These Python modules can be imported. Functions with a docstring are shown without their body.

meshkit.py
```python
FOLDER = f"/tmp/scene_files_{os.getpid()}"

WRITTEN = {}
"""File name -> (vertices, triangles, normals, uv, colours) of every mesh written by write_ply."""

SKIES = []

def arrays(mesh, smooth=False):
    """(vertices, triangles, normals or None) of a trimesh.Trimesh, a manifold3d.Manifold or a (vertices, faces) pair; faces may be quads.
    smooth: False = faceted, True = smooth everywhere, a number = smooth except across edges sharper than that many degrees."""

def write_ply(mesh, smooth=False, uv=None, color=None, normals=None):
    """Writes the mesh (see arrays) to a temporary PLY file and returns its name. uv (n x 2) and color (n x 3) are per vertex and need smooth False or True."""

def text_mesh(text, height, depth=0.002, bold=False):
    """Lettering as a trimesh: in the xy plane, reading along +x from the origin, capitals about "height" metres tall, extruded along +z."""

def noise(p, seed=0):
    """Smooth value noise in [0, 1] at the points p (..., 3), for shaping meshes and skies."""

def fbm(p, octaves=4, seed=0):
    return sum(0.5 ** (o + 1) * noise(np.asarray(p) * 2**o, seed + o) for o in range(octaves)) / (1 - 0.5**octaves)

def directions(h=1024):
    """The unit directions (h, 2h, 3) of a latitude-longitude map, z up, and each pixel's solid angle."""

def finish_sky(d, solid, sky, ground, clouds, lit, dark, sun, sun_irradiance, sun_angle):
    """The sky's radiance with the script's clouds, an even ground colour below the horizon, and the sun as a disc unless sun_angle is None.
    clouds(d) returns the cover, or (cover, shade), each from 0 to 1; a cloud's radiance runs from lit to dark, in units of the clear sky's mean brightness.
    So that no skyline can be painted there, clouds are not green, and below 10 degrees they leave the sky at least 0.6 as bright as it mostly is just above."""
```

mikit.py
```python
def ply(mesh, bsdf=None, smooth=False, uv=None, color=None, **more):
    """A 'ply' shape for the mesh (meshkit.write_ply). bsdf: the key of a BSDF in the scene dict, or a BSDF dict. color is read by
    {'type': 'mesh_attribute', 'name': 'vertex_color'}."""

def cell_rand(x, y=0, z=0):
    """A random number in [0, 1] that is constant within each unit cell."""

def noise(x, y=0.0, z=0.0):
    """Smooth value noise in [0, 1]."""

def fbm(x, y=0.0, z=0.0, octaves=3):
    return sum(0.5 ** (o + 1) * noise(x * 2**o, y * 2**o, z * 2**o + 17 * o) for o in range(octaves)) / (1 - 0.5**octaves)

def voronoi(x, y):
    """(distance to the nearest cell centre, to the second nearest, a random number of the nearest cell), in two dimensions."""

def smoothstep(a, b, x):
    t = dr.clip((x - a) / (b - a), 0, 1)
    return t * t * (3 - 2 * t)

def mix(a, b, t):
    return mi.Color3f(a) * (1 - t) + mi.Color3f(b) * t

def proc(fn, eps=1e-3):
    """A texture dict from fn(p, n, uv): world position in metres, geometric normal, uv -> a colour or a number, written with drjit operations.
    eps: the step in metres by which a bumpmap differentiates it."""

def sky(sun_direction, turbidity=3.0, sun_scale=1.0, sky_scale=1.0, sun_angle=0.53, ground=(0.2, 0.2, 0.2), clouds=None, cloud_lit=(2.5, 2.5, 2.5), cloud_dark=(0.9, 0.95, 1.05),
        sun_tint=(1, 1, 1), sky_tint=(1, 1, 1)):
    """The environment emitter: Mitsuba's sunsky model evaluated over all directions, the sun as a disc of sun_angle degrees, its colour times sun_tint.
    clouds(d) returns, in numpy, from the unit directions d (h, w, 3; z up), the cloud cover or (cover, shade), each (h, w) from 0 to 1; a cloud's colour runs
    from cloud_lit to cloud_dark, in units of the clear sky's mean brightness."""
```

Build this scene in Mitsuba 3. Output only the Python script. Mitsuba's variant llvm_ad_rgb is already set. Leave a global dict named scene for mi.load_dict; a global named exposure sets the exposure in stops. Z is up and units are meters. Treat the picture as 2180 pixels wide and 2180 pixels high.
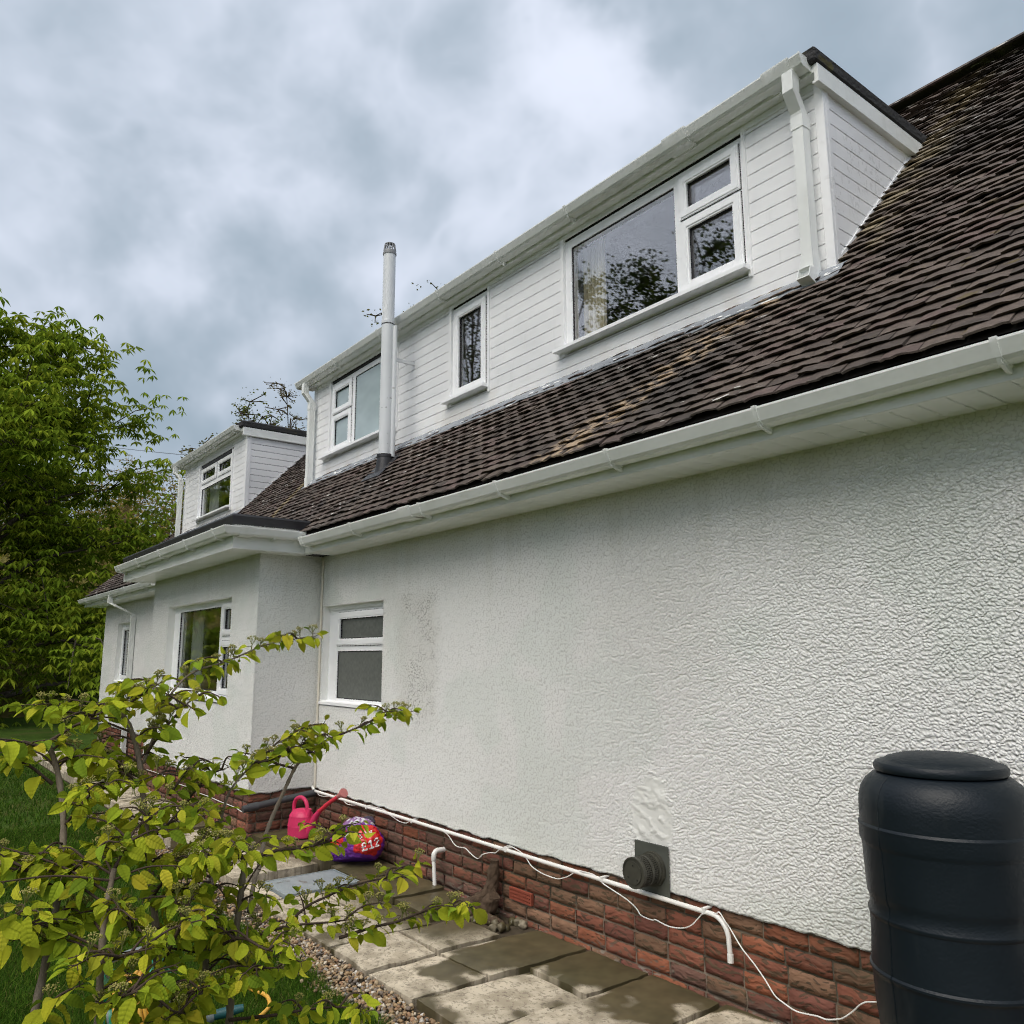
import math, random
import numpy as np
import trimesh
import mitsuba as mi
import mikit, meshkit
import drjit as dr
from shapely.geometry import Polygon, box as sbox, LineString
from shapely import affinity
from mikit import noise, fbm, voronoi, cell_rand, smoothstep, mix

rng = np.random.default_rng(7)
random.seed(7)
T = mi.ScalarTransform4f
scene, labels = {}, {}

# ------------------------------------------------------------------ camera, sky, exposure
EYE = np.array([0.0, -3.0, 1.45])
YAW, PITCH, ROLL = math.radians(52.2135), math.radians(10.1056), math.radians(-0.2272)
FWD = np.array([-math.sin(YAW) * math.cos(PITCH), math.cos(YAW) * math.cos(PITCH), math.sin(PITCH)])
RIGHT = np.array([math.cos(YAW), math.sin(YAW), 0.0])
UP = np.cross(RIGHT, FWD)
UP = UP * math.cos(ROLL) - RIGHT * math.sin(ROLL)
scene['camera'] = {'type': 'perspective', 'fov': 64.886, 'fov_axis': 'x', 'near_clip': 0.05, 'far_clip': 600.0,
                   'to_world': T().look_at(origin=EYE.tolist(), target=(EYE + FWD).tolist(), up=UP.tolist())}


SUN = (0.24, -0.70, 1.0)


def cloud_fn(d):
    up = np.maximum(d[..., 2], 0.0) + 0.9
    q = np.stack([d[..., 0] / up, d[..., 1] / up, 0.3 * d[..., 2]], -1) * 2.9
    w1 = np.stack([meshkit.fbm(q * 1.7 + [9.1, 4.2, 2.5], 4, seed=5), meshkit.fbm(q * 1.7 + [2.1, 7.7, 1.5], 4, seed=6), 0 * up], -1) - 0.5
    big = meshkit.fbm(q * 1.2 + [3.7, 1.3, 0.5], 3, seed=21)
    puff = 1 - np.abs(2 * meshkit.fbm(q * 2.6 + w1 * 0.9 + [1, 5, 2], 6, seed=33) - 1) * 1.7
    fine = meshkit.fbm(q * 6.5 + w1 * 1.0, 6, seed=39)
    s = 0.46 * big + 0.34 * (1 - puff) + 0.40 * fine

    def blob(c, w):
        c = np.array(c) / np.linalg.norm(c)
        return np.exp(-(1 - d @ c) / w)
    edge = np.clip(2.6 * (fine - 0.30), 0, 2)
    s = s + 0.11 * blob((-0.826, 0.312, 0.47), 0.022) * edge + 0.11 * blob((-0.898, 0.28, 0.34), 0.012) * edge
    s = s - 0.09 * blob((-0.862, 0.35, 0.40), 0.010) * edge - 0.24 * blob((-0.559, 0.532, 0.635), 0.0035) * np.clip(1.7 - 1.3 * edge, 0, 2)
    s = s - 0.04 * blob((-0.45, 0.65, 0.60), 0.05) - 0.05 * blob((-0.90, 0.40, 0.22), 0.02)
    sun = np.array(SUN) / np.linalg.norm(SUN)
    s = s - 0.26 * np.clip(d @ sun, 0, 1)            # the cover is thinner towards the sun
    t = (s - 0.495) / 0.30
    return np.ones_like(s), 0.5 + 0.5 * np.tanh(t * 1.0)


scene['sky'] = mikit.sky(SUN, turbidity=3, sun_scale=0.30, sun_angle=48, clouds=cloud_fn,
                         cloud_lit=(1.48, 1.58, 1.82), cloud_dark=(0.58, 0.74, 0.89), sun_tint=(0.90, 1.0, 1.16), ground=(0.12, 0.14, 0.07))
exposure = 2.7


# ------------------------------------------------------------------ helpers
def number(key):
    if key not in scene and key not in labels:
        return key
    i = 1
    while f'{key}_{i:03d}' in scene or f'{key}_{i:03d}' in labels:
        i += 1
    return f'{key}_{i:03d}'


def tag(key, label=None, cat=None, group=None, kind=None):
    d = labels.setdefault(key, {})
    for k, v in (('label', label), ('category', cat), ('group', group), ('kind', kind)):
        if v:
            d[k] = v
    return key


def thing(name, label, cat, group=None):
    return tag(number(name), label, cat, group)


COUNT = {}


def put(name, mesh, mat, parent=None, smooth=False, **kw):
    base = (parent + '__' + name) if parent else name
    n = COUNT.get(base, 0)
    COUNT[base] = n + 1
    key = base if n == 0 else f'{base}_{n:03d}'
    scene[key] = mikit.ply(mesh, mat, smooth=smooth, **kw)
    return key


def M(v, f):
    return trimesh.Trimesh(np.asarray(v, float), np.asarray(f, int), process=False)


def cat(ms):
    ms = list(ms)
    vs, fs, n = [], [], 0
    for m in ms:
        vs.append(np.asarray(m.vertices)); fs.append(np.asarray(m.faces) + n); n += len(m.vertices)
    return M(np.vstack(vs), np.vstack(fs))


def bx(x0, x1, y0, y1, z0, z1, ch=0.0):
    e = np.array([x1 - x0, y1 - y0, z1 - z0])
    c = np.array([x0 + x1, y0 + y1, z0 + z1]) / 2
    if ch <= 0:
        m = trimesh.creation.box(e)
    else:
        h = e / 2
        v = []
        for sx in (-1, 1):
            for sy in (-1, 1):
                for sz in (-1, 1):
                    s = np.array([sx, sy, sz])
                    for k in range(3):
                        p = h - ch
                        p[k] = h[k]
                        v.append(s * p)
        m = trimesh.convex.convex_hull(np.array(v))
    m.apply_translation(c)
    return m


def polys(g):
    if g.is_empty:
        return []
    return [p for p in getattr(g, 'geoms', [g]) if p.geom_type == 'Polygon' and p.area > 1e-7]


def ext(poly, depth):
    return trimesh.creation.extrude_polygon(poly, depth, engine='earcut')


def xz(poly, y0, y1):
    """a polygon in (x, z) as a slab from y0 (front) to y1"""
    ms = []
    for p in polys(poly):
        m = ext(p, y1 - y0)
        v = m.vertices.copy()
        m.vertices = np.stack([v[:, 0], y1 - v[:, 2], v[:, 1]], 1)
        ms.append(m)
    return cat(ms)


def yz(poly, x0, x1):
    ms = []
    for p in polys(poly):
        m = ext(p, x1 - x0)
        v = m.vertices.copy()
        m.vertices = np.stack([x0 + v[:, 2], v[:, 0], v[:, 1]], 1)
        ms.append(m)
    return cat(ms)


def sweep(profile, path, z0=0.0, cap=True):
    """closed profile [(out, up)] along a level path [(x, y)], out = to the right of travel"""
    path = np.asarray(path, float)
    prof = np.asarray(profile, float)
    n, k = len(path), len(prof)
    seg = np.diff(path, axis=0)
    seg /= np.linalg.norm(seg, axis=1, keepdims=True)
    nor = np.stack([seg[:, 1], -seg[:, 0]], 1)
    V = []
    for i in range(n):
        a = nor[max(i - 1, 0)]
        b = nor[min(i, n - 2)]
        m = a + b
        m /= np.linalg.norm(m)
        m /= max(m @ a, 0.3)
        V.append(np.stack([path[i, 0] + m[0] * prof[:, 0], path[i, 1] + m[1] * prof[:, 0], z0 + prof[:, 1]], 1))
    V = np.vstack(V)
    F = []
    for i in range(n - 1):
        for j in range(k):
            a, b = i * k + j, i * k + (j + 1) % k
            F += [[a, b, b + k], [a, b + k, a + k]]
    m = M(V, F)
    if cap:
        tri = ext(Polygon(prof), 1.0)
        lo = [f for f in tri.faces if np.all(np.abs(tri.vertices[f][:, 2]) < 1e-6)]
        idx = {}
        for q in set(np.array(lo).ravel()):
            idx[q] = int(np.argmin(np.linalg.norm(prof - tri.vertices[q][:2], axis=1)))
        c0 = [[idx[q] for q in f] for f in lo]
        F2 = [f for f in c0] + [[(n - 1) * k + q for q in f[::-1]] for f in c0]
        m = M(V, np.vstack([m.faces, F2]))
    m.fix_normals()
    return m


def tube(pts, rad, sides=8, cap=True, bump=0.0, freq=40.0):
    p = np.asarray(pts, float)
    r = np.broadcast_to(np.asarray(rad, float), (len(p),))
    t = np.gradient(p, axis=0)
    t /= np.linalg.norm(t, axis=1, keepdims=True) + 1e-12
    ref = np.array([0.31, 0.17, 0.93]) if abs(t[0] @ [0.31, 0.17, 0.93]) < 0.9 else np.array([0.9, 0.3, 0.1])
    a = np.cross(t[0], ref)
    a /= np.linalg.norm(a)
    A = []
    for i in range(len(p)):
        a = a - t[i] * (a @ t[i])
        a /= np.linalg.norm(a) + 1e-12
        A.append(a.copy())
    A = np.array(A)
    B = np.cross(t, A)
    ang = np.arange(sides) * 2 * np.pi / sides
    off = np.cos(ang)[None, :, None] * A[:, None] + np.sin(ang)[None, :, None] * B[:, None]
    R = r[:, None, None]
    v = p[:, None] + off * R
    if bump:
        nz = meshkit.fbm(v * freq, 3, seed=3)[..., None] - 0.5
        v = p[:, None] + off * (R * (1 + bump * 2 * nz))
    v = v.reshape(-1, 3)
    i, j = np.meshgrid(np.arange(len(p) - 1), np.arange(sides), indexing='ij')
    q = np.stack([i * sides + j, i * sides + (j + 1) % sides, (i + 1) * sides + (j + 1) % sides, (i + 1) * sides + j], -1).reshape(-1, 4)
    f = np.vstack([q[:, [0, 1, 2]], q[:, [0, 2, 3]]])
    if cap:
        n = len(v)
        v = np.vstack([v, p[0], p[-1]])
        e = (len(p) - 1) * sides
        c = [[n, (k + 1) % sides, k] for k in range(sides)] + [[n + 1, e + k, e + (k + 1) % sides] for k in range(sides)]
        f = np.vstack([f, c])
    return M(v, f)


def smooth_path(pts, n=8):
    """Catmull-Rom through the points"""
    p = np.asarray(pts, float)
    if len(p) < 3:
        t = np.linspace(0, 1, n + 1)[:, None]
        return p[0] * (1 - t) + p[-1] * t
    q = np.vstack([2 * p[0] - p[1], p, 2 * p[-1] - p[-2]])
    out = []
    for i in range(len(p) - 1):
        a, b, c, d = q[i:i + 4]
        for t in np.linspace(0, 1, n, endpoint=False):
            out.append(0.5 * ((2 * b) + (-a + c) * t + (2 * a - 5 * b + 4 * c - d) * t * t + (-a + 3 * b - 3 * c + d) * t ** 3))
    out.append(p[-1])
    return np.array(out)


def lathe(profile, segs=48, center=(0, 0, 0)):
    m = trimesh.creation.revolve(np.asarray(profile, float), sections=segs)
    m.apply_translation(center)
    return m


def axis_rot(m, frm, to):
    R = trimesh.geometry.align_vectors(frm, to)
    m.apply_transform(R)
    return m


# ------------------------------------------------------------------ materials
def mat(name, d):
    scene[name] = d
    return name


def rgb(*c):
    return {'type': 'rgb', 'value': list(c)}


def two(d):
    return {'type': 'twosided', 'bsdf': d}


def plain(name, c, rough=0.6, spec=0.5, metallic=0.0, **kw):
    return mat(name, two({'type': 'principled', 'base_color': rgb(*c) if isinstance(c, (tuple, list)) else c, 'roughness': rough, 'specular': spec, 'metallic': metallic, **kw}))


def bumped(name, c, fn, scale, rough=0.7, eps=1e-3, spec=0.3, **kw):
    return mat(name, two({'type': 'bumpmap', 'arbitrary': {**mikit.proc(fn, eps)}, 'scale': scale,
                          'bsdf': {'type': 'principled', 'base_color': rgb(*c) if isinstance(c, (tuple, list)) else c, 'roughness': rough, 'specular': spec, **kw}}))


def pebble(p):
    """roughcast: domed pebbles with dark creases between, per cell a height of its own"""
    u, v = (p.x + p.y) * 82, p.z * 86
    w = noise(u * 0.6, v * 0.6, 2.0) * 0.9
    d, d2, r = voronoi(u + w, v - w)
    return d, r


def trowelled(p):
    dx, dz = (p.x + 2.79) / 0.135, (p.z - 0.70) / 0.165
    return 1 - smoothstep(0.75, 1.25, dx * dx + dz * dz + (fbm(p.x * 9, p.z * 9, 0.5, 2) - 0.5) * 1.4)


def wall_col(p, n, uv):
    f = fbm(p.x * 1.1 + p.y, p.z * 1.3, 1.7, 4)
    d, r = pebble(p)
    c = mix((0.87, 0.87, 0.845), (0.80, 0.805, 0.77), smoothstep(0.40, 0.72, f))
    c = mix(c, (0.70, 0.76, 0.70), smoothstep(0.54, 0.70, fbm(p.x * 2.3 + 7, p.z * 2.6, 3.0, 3)) * 0.35)
    # the square of unpainted, weathered pebbles beside the small window
    e = fbm(p.x * 6, p.z * 6, 3.3, 2) * 0.2
    inx = smoothstep(-5.34, -5.16, p.x + e - 0.1) * (1 - smoothstep(-4.80, -4.62, p.x + e - 0.1))
    inz = smoothstep(0.95, 1.25, p.z + e) * (1 - smoothstep(1.82, 1.96, p.z))
    t = trowelled(p)
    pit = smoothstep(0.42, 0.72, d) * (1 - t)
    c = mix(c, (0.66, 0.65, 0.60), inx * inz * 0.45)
    c = mix(c, (0.33, 0.325, 0.29), pit * (0.36 + 0.60 * inx * inz * smoothstep(0.35, 0.6, fbm(p.x * 8, p.z * 8, 9.0, 2))))  # crease shade between pebbles painted into the colour, plus grime in the square
    # stain streaks, and shade with green bounce painted high under the soffit
    c = mix(c, (0.69, 0.69, 0.655), t * 0.85)
    streak = smoothstep(0.52, 0.72, fbm(p.x * 10 + p.y * 10, p.z * 0.9, 8.0, 3)) * smoothstep(1.55, 2.25, p.z)
    splash = smoothstep(0.62, 0.40, p.z + 0.2 * fbm(p.x * 4, 1.0, 3.0, 3)) * 0.20
    c = mix(c, (0.50, 0.49, 0.42), splash)
    return mix(c, (0.52, 0.52, 0.42), smoothstep(1.95, 2.32, p.z + 0.25 * (f - 0.5)) * 0.22 + streak * 0.16)


def wall_relief(p, n, uv):
    d, r = pebble(p)
    k = 1 - 0.92 * trowelled(p)
    lump = (0.45 + 0.55 * r) * (1 - smoothstep(0.10, 0.78, d))
    return (lump + 0.28 * noise(p.x * 330 + p.y * 330, p.z * 330, 0.3)) * k


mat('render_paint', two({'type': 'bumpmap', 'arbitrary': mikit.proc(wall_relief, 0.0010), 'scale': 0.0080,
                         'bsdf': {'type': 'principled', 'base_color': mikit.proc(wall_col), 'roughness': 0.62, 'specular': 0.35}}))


def plastic_col(p, n, uv):
    f = fbm(p.x * 3.1, p.y * 5, p.z * 3.1, 3)
    s = fbm(p.x * 40, p.y * 40, p.z * 6, 2)
    c = mix((0.74, 0.755, 0.735), (0.66, 0.68, 0.65), smoothstep(0.4, 0.75, f))
    return mix(c, (0.52, 0.51, 0.45), smoothstep(0.63, 0.85, s) * 0.15)


mat('white_plastic', two({'type': 'principled', 'base_color': mikit.proc(plastic_col), 'roughness': 0.32, 'specular': 0.45}))


def clad_col(p, n, uv):
    f = fbm(p.x * 2.1 + p.y * 2.1, 2.2, p.z * 3.0, 3)
    streak = fbm(p.x * 26, p.y * 26, p.z * 4.0, 3)
    c = mix((0.79, 0.795, 0.80), (0.70, 0.71, 0.72), smoothstep(0.4, 0.75, f))
    c = mix(c, (0.42, 0.42, 0.40), smoothstep(0.62, 0.80, streak) * 0.12)
    rust = smoothstep(3.55, 3.28, p.z) * smoothstep(0.5, 0.7, fbm(p.x * 9, p.y * 9, p.z * 2, 2))
    spots = smoothstep(0.60, 0.70, fbm(p.y * 75, p.z * 40, 2.0, 2)) * smoothstep(0.46, 0.62, fbm(p.y * 5 + p.x * 2, p.z * 4, 6.0, 3))
    c = mix(c, (0.42, 0.42, 0.40), spots * 0.30 * smoothstep(-1.96, -1.94, p.x))
    return mix(c, (0.60, 0.54, 0.44), rust * 0.35)


mat('cladding', two({'type': 'principled', 'base_color': mikit.proc(clad_col), 'roughness': 0.38, 'specular': 0.4}))
plain('window_plastic', (0.82, 0.83, 0.84), 0.22)
plain('cream_paint', (0.70, 0.66, 0.56), 0.45)
plain('gasket', (0.015, 0.015, 0.018), 0.5)
plain('dark_backing', (0.05, 0.05, 0.055), 0.8)  # near-black sheet so the gaps between boards read as shadow lines
plain('room', (0.060, 0.052, 0.045), 0.9, 0.1)
plain('curtain_cloth', (0.62, 0.58, 0.42), 0.9, 0.1)
plain('net_cloth', (0.55, 0.60, 0.58), 0.9, 0.1)
plain('black_void', (0.01, 0.01, 0.01), 0.9, 0.0)
mat('glass', {'type': 'thindielectric', 'int_ior': 1.88})
mat('frosted_pane', two({'type': 'bumpmap', 'arbitrary': mikit.proc(lambda p, n, uv: fbm(p.x * 70, p.y * 70, p.z * 70, 3), 0.002), 'scale': 0.008,
                         'bsdf': {'type': 'principled', 'base_color': mikit.proc(lambda p, n, uv: mix((0.070, 0.076, 0.070), (0.12, 0.13, 0.115), fbm(p.x * 40, p.y, p.z * 40, 3))), 'roughness': 0.22, 'specular': 0.6}}))
mat('misted_pane', two({'type': 'principled', 'base_color': mikit.proc(lambda p, n, uv: mix((0.25, 0.32, 0.33), (0.36, 0.44, 0.45), fbm(p.x * 5, 1.0, p.z * 9, 4))), 'roughness': 0.12, 'specular': 0.8}))

bumped('felt', mikit.proc(lambda p, n, uv: mix(mix((0.016, 0.016, 0.018), (0.05, 0.05, 0.05), fbm(p.x * 90, p.y * 90, p.z * 90, 2)), (0.10, 0.085, 0.02), smoothstep(0.60, 0.70, fbm(p.x * 5, p.y * 5 + 0.7, p.z * 7, 4)) * smoothstep(4.2, 4.4, p.z) * 0.6)),
       lambda p, n, uv: fbm(p.x * 60, p.y * 60, p.z * 60, 3), 0.012, 0.85)
plain('new_felt', mikit.proc(lambda p, n, uv: mix((0.010, 0.010, 0.012), (0.030, 0.030, 0.034), fbm(p.x * 12, p.y * 12, p.z * 30, 3))), 0.42, 0.5)
bumped('lead', mikit.proc(lambda p, n, uv: mix(mix((0.13, 0.145, 0.165), (0.27, 0.29, 0.31), fbm(p.x * 7, p.y * 16, p.z * 16, 4)), (0.70, 0.70, 0.68), smoothstep(0.68, 0.74, fbm(p.x * 14, p.y * 50, p.z * 50, 3)))),
       lambda p, n, uv: fbm(p.x * 9, p.y * 14, p.z * 14, 3), 0.02, 0.45, spec=0.6)

CP, SP = math.cos(math.radians(46)), math.sin(math.radians(46))
GAUGE, TW = 0.0725, 0.141


def tile_col(p, n, uv):
    s = (p.y + 0.31) * CP + (p.z - 2.44) * SP
    row = dr.floor(s / GAUGE + 0.12)
    odd = row - 2 * dr.floor(row * 0.5)
    col = dr.floor(p.x / TW + 0.5 * odd + 0.5)
    r1, r2 = cell_rand(col, row, 1), cell_rand(col, row, 2)
    c = mix((0.052, 0.042, 0.036), (0.100, 0.079, 0.066), r1)
    c = mix(c, (0.088, 0.064, 0.057), smoothstep(0.72, 0.95, r2))
    g = fbm(p.x * 40, p.y * 40, p.z * 40, 3)
    c = c * (0.65 + 0.7 * g)
    big = fbm(p.x * 1.2, p.y * 1.6, 0.4, 3)
    c = mix(c, (0.032, 0.030, 0.028), smoothstep(0.5, 0.7, big) * 0.6)
    # buff run-off stain below the downpipe that spills on the tiles, and the verge beside the cheek
    w = fbm(p.x * 7, p.y * 5, p.z * 5, 3)
    run = (1 - smoothstep(0.03, 0.30, dr.abs(p.x + 2.30 + 1.05 * (0.44 - p.y) + 0.30 * (w - 0.5)))) * smoothstep(0.62, 0.50, p.y)
    c = mix(c, (0.30, 0.225, 0.150), run * smoothstep(0.42, 0.60, fbm(p.x * 22, p.y * 30, p.z * 30, 3)) * 0.85)
    verge = (1 - smoothstep(0.04, 0.22, dr.abs(p.x + 1.84))) * smoothstep(0.45, 0.6, p.y)
    c = mix(c, (0.21, 0.175, 0.115), verge * smoothstep(0.42, 0.58, w) * 0.8)
    old = (1 - smoothstep(0.02, 0.10, dr.abs(p.x + 8.25 - 0.55 * (0.51 - p.y)))) * smoothstep(0.6, 0.5, p.y)
    c = mix(c, (0.25, 0.20, 0.11), old * 0.7)
    # scuffs and lichen, pale
    lich = smoothstep(0.70, 0.735, fbm(p.x * 13 + 40, p.y * 30, p.z * 30, 3)) * smoothstep(0.45, 0.6, fbm(p.x * 0.9, p.y * 2.2, 4.1, 2))
    c = mix(c, (0.46, 0.45, 0.42), lich * 0.9)
    mossy = smoothstep(0.70, 0.78, fbm(p.x * 16 + 3, p.y * 16, p.z * 16, 3)) * (1 - smoothstep(-3.6, -2.4, -p.x - 4.2))
    return mix(c, (0.085, 0.065, 0.012), mossy * 0.8)


bumped('clay_tile', mikit.proc(tile_col), lambda p, n, uv: fbm(p.x * 90, p.y * 90, p.z * 90, 3), 0.004, 0.82)
plain('roof_under', (0.02, 0.018, 0.016), 0.9, 0.1)
bumped('mortar', mikit.proc(lambda p, n, uv: mix(mix((0.17, 0.135, 0.098), (0.25, 0.205, 0.155), fbm(p.x * 30, p.y * 30, p.z * 30, 3)), (0.07, 0.065, 0.045), smoothstep(0.45, 0.7, fbm(p.x * 2, p.y * 2, p.z * 4, 3)))),
       lambda p, n, uv: fbm(p.x * 120, p.y * 120, p.z * 120, 2), 0.003, 0.9)


def brick_dirt(p, n, uv):
    crease = fbm(p.x * 30 + 6, p.y * 30, p.z * 75 + 2.2 * noise(p.x * 18, p.y * 18), 2)
    d = fbm(p.x * 1.7, p.y * 1.7 + 2, p.z * 6, 3)
    return dr.clip(smoothstep(0.55, 0.64, crease) * 0.75 + smoothstep(0.48, 0.75, d) * 0.38, 0, 0.9)


def brick_film(p, n, uv):
    salts = smoothstep(0.10, 0.0, p.z + 0.04 * fbm(p.x * 9, 1.0, 2.0, 3)) * smoothstep(0.45, 0.6, fbm(p.x * 5, p.y * 5, p.z * 12, 3))
    return mix(mix((0.050, 0.034, 0.026), (0.105, 0.085, 0.048), fbm(p.x * 3, p.y * 3, p.z * 9, 2)), (0.30, 0.28, 0.24), salts * 0.7)


mat('brick_clay', two({'type': 'bumpmap', 'arbitrary': mikit.proc(lambda p, n, uv: fbm(p.x * 34, p.y * 34, p.z * 85 + 2.2 * noise(p.x * 18, p.y * 18), 3), 0.0015), 'scale': 0.0125,
                       'bsdf': {'type': 'blendbsdf', 'weight': mikit.proc(brick_dirt), 'a': {'type': 'principled', 'base_color': {'type': 'mesh_attribute', 'name': 'vertex_color'}, 'roughness': 0.85, 'specular': 0.25},
                                'b': {'type': 'principled', 'base_color': mikit.proc(brick_film), 'roughness': 0.85, 'specular': 0.25}}}))
BRICK_COL = [(0.225, 0.085, 0.054), (0.180, 0.072, 0.052), (0.262, 0.095, 0.052), (0.215, 0.122, 0.076), (0.150, 0.080, 0.060)]


def slab_col(p, n, uv):
    g = fbm(p.x * 16, p.y * 16, 2.0, 4)
    r = cell_rand(dr.floor(p.x / 0.42), dr.floor(p.y / 0.6), 3)
    c = mix((0.30, 0.255, 0.185), (0.47, 0.41, 0.31), smoothstep(0.25, 0.75, g))
    c = c * (0.85 + 0.3 * r)
    c = mix(c, (0.12, 0.10, 0.075), smoothstep(0.54, 0.74, fbm(p.x * 75, p.y * 95, 1.0, 3)) * 0.55)
    w = wet(p)
    damp = mix((0.060, 0.055, 0.026), (0.105, 0.082, 0.045), fbm(p.x * 3, p.y * 3, 7.0, 3))
    return mix(c, damp * (0.7 + 0.6 * g), w)


def wet(p):
    q = fbm(p.x * 2.4 + 1.3, p.y * 2.6, 4.0, 4)
    e = 0.10 * fbm(p.x * 11, p.y * 11, 3.0, 3)
    near = smoothstep(-1.15, -0.05, p.y)
    a = smoothstep(0.66, 0.74, q + near * 0.27 + e)
    mid = smoothstep(-5.0, -4.6, p.x) * (1 - smoothstep(-3.9, -3.6, p.x)) * smoothstep(-0.62, -0.45, p.y + e)
    left = smoothstep(-5.0, -5.3, p.x) * smoothstep(-0.6, -0.3, p.y + e)
    return dr.clip(a + mid + left * 0.9, 0, 1)


bumped('paving_stone', mikit.proc(slab_col), lambda p, n, uv: fbm(p.x * 55, p.y * 55, p.z * 55, 4) * (1 - 0.6 * wet(p)), 0.006, mikit.proc(lambda p, n, uv: 0.85 - 0.45 * wet(p)), spec=0.4)
bumped('soil', mikit.proc(lambda p, n, uv: mix((0.035, 0.028, 0.018), (0.075, 0.058, 0.038), fbm(p.x * 30, p.y * 30, p.z * 30, 3))), lambda p, n, uv: fbm(p.x * 40, p.y * 40, 1.0, 3), 0.02, 0.95)
bumped('turf', mikit.proc(lambda p, n, uv: mix(mix((0.030, 0.060, 0.010), (0.062, 0.105, 0.016), fbm(p.x * 9, p.y * 9, 1.0, 4)), (0.09, 0.085, 0.03), smoothstep(0.55, 0.75, fbm(p.x * 2, p.y * 2, 5.0, 3)) * 0.4)),
       lambda p, n, uv: fbm(p.x * 80, p.y * 80, 1.0, 3), 0.02, 0.9, spec=0.1)
bumped('hill_grass', mikit.proc(lambda p, n, uv: mix(mix((0.105, 0.105, 0.030), (0.16, 0.135, 0.045), fbm(p.x * 0.8, p.y * 0.8, p.z, 4)), (0.045, 0.065, 0.014), smoothstep(0.48, 0.62, fbm(p.x * 0.4, p.y * 0.4, 5.0, 4)))),
       lambda p, n, uv: fbm(p.x * 4, p.y * 4, p.z * 4, 4), 0.5, 0.95, spec=0.05, eps=0.02)
VC = {'type': 'mesh_attribute', 'name': 'vertex_color'}
mat('pebble', two({'type': 'principled', 'base_color': VC, 'roughness': 0.6, 'specular': 0.35}))


def leaf_bsdf(name, rough=0.5, trans=0.9):
    return mat(name, {'type': 'principledthin', 'base_color': VC, 'roughness': rough, 'diff_trans': trans * 0.75, 'eta': 1.35, 'spec_trans': 0.0})


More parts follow.
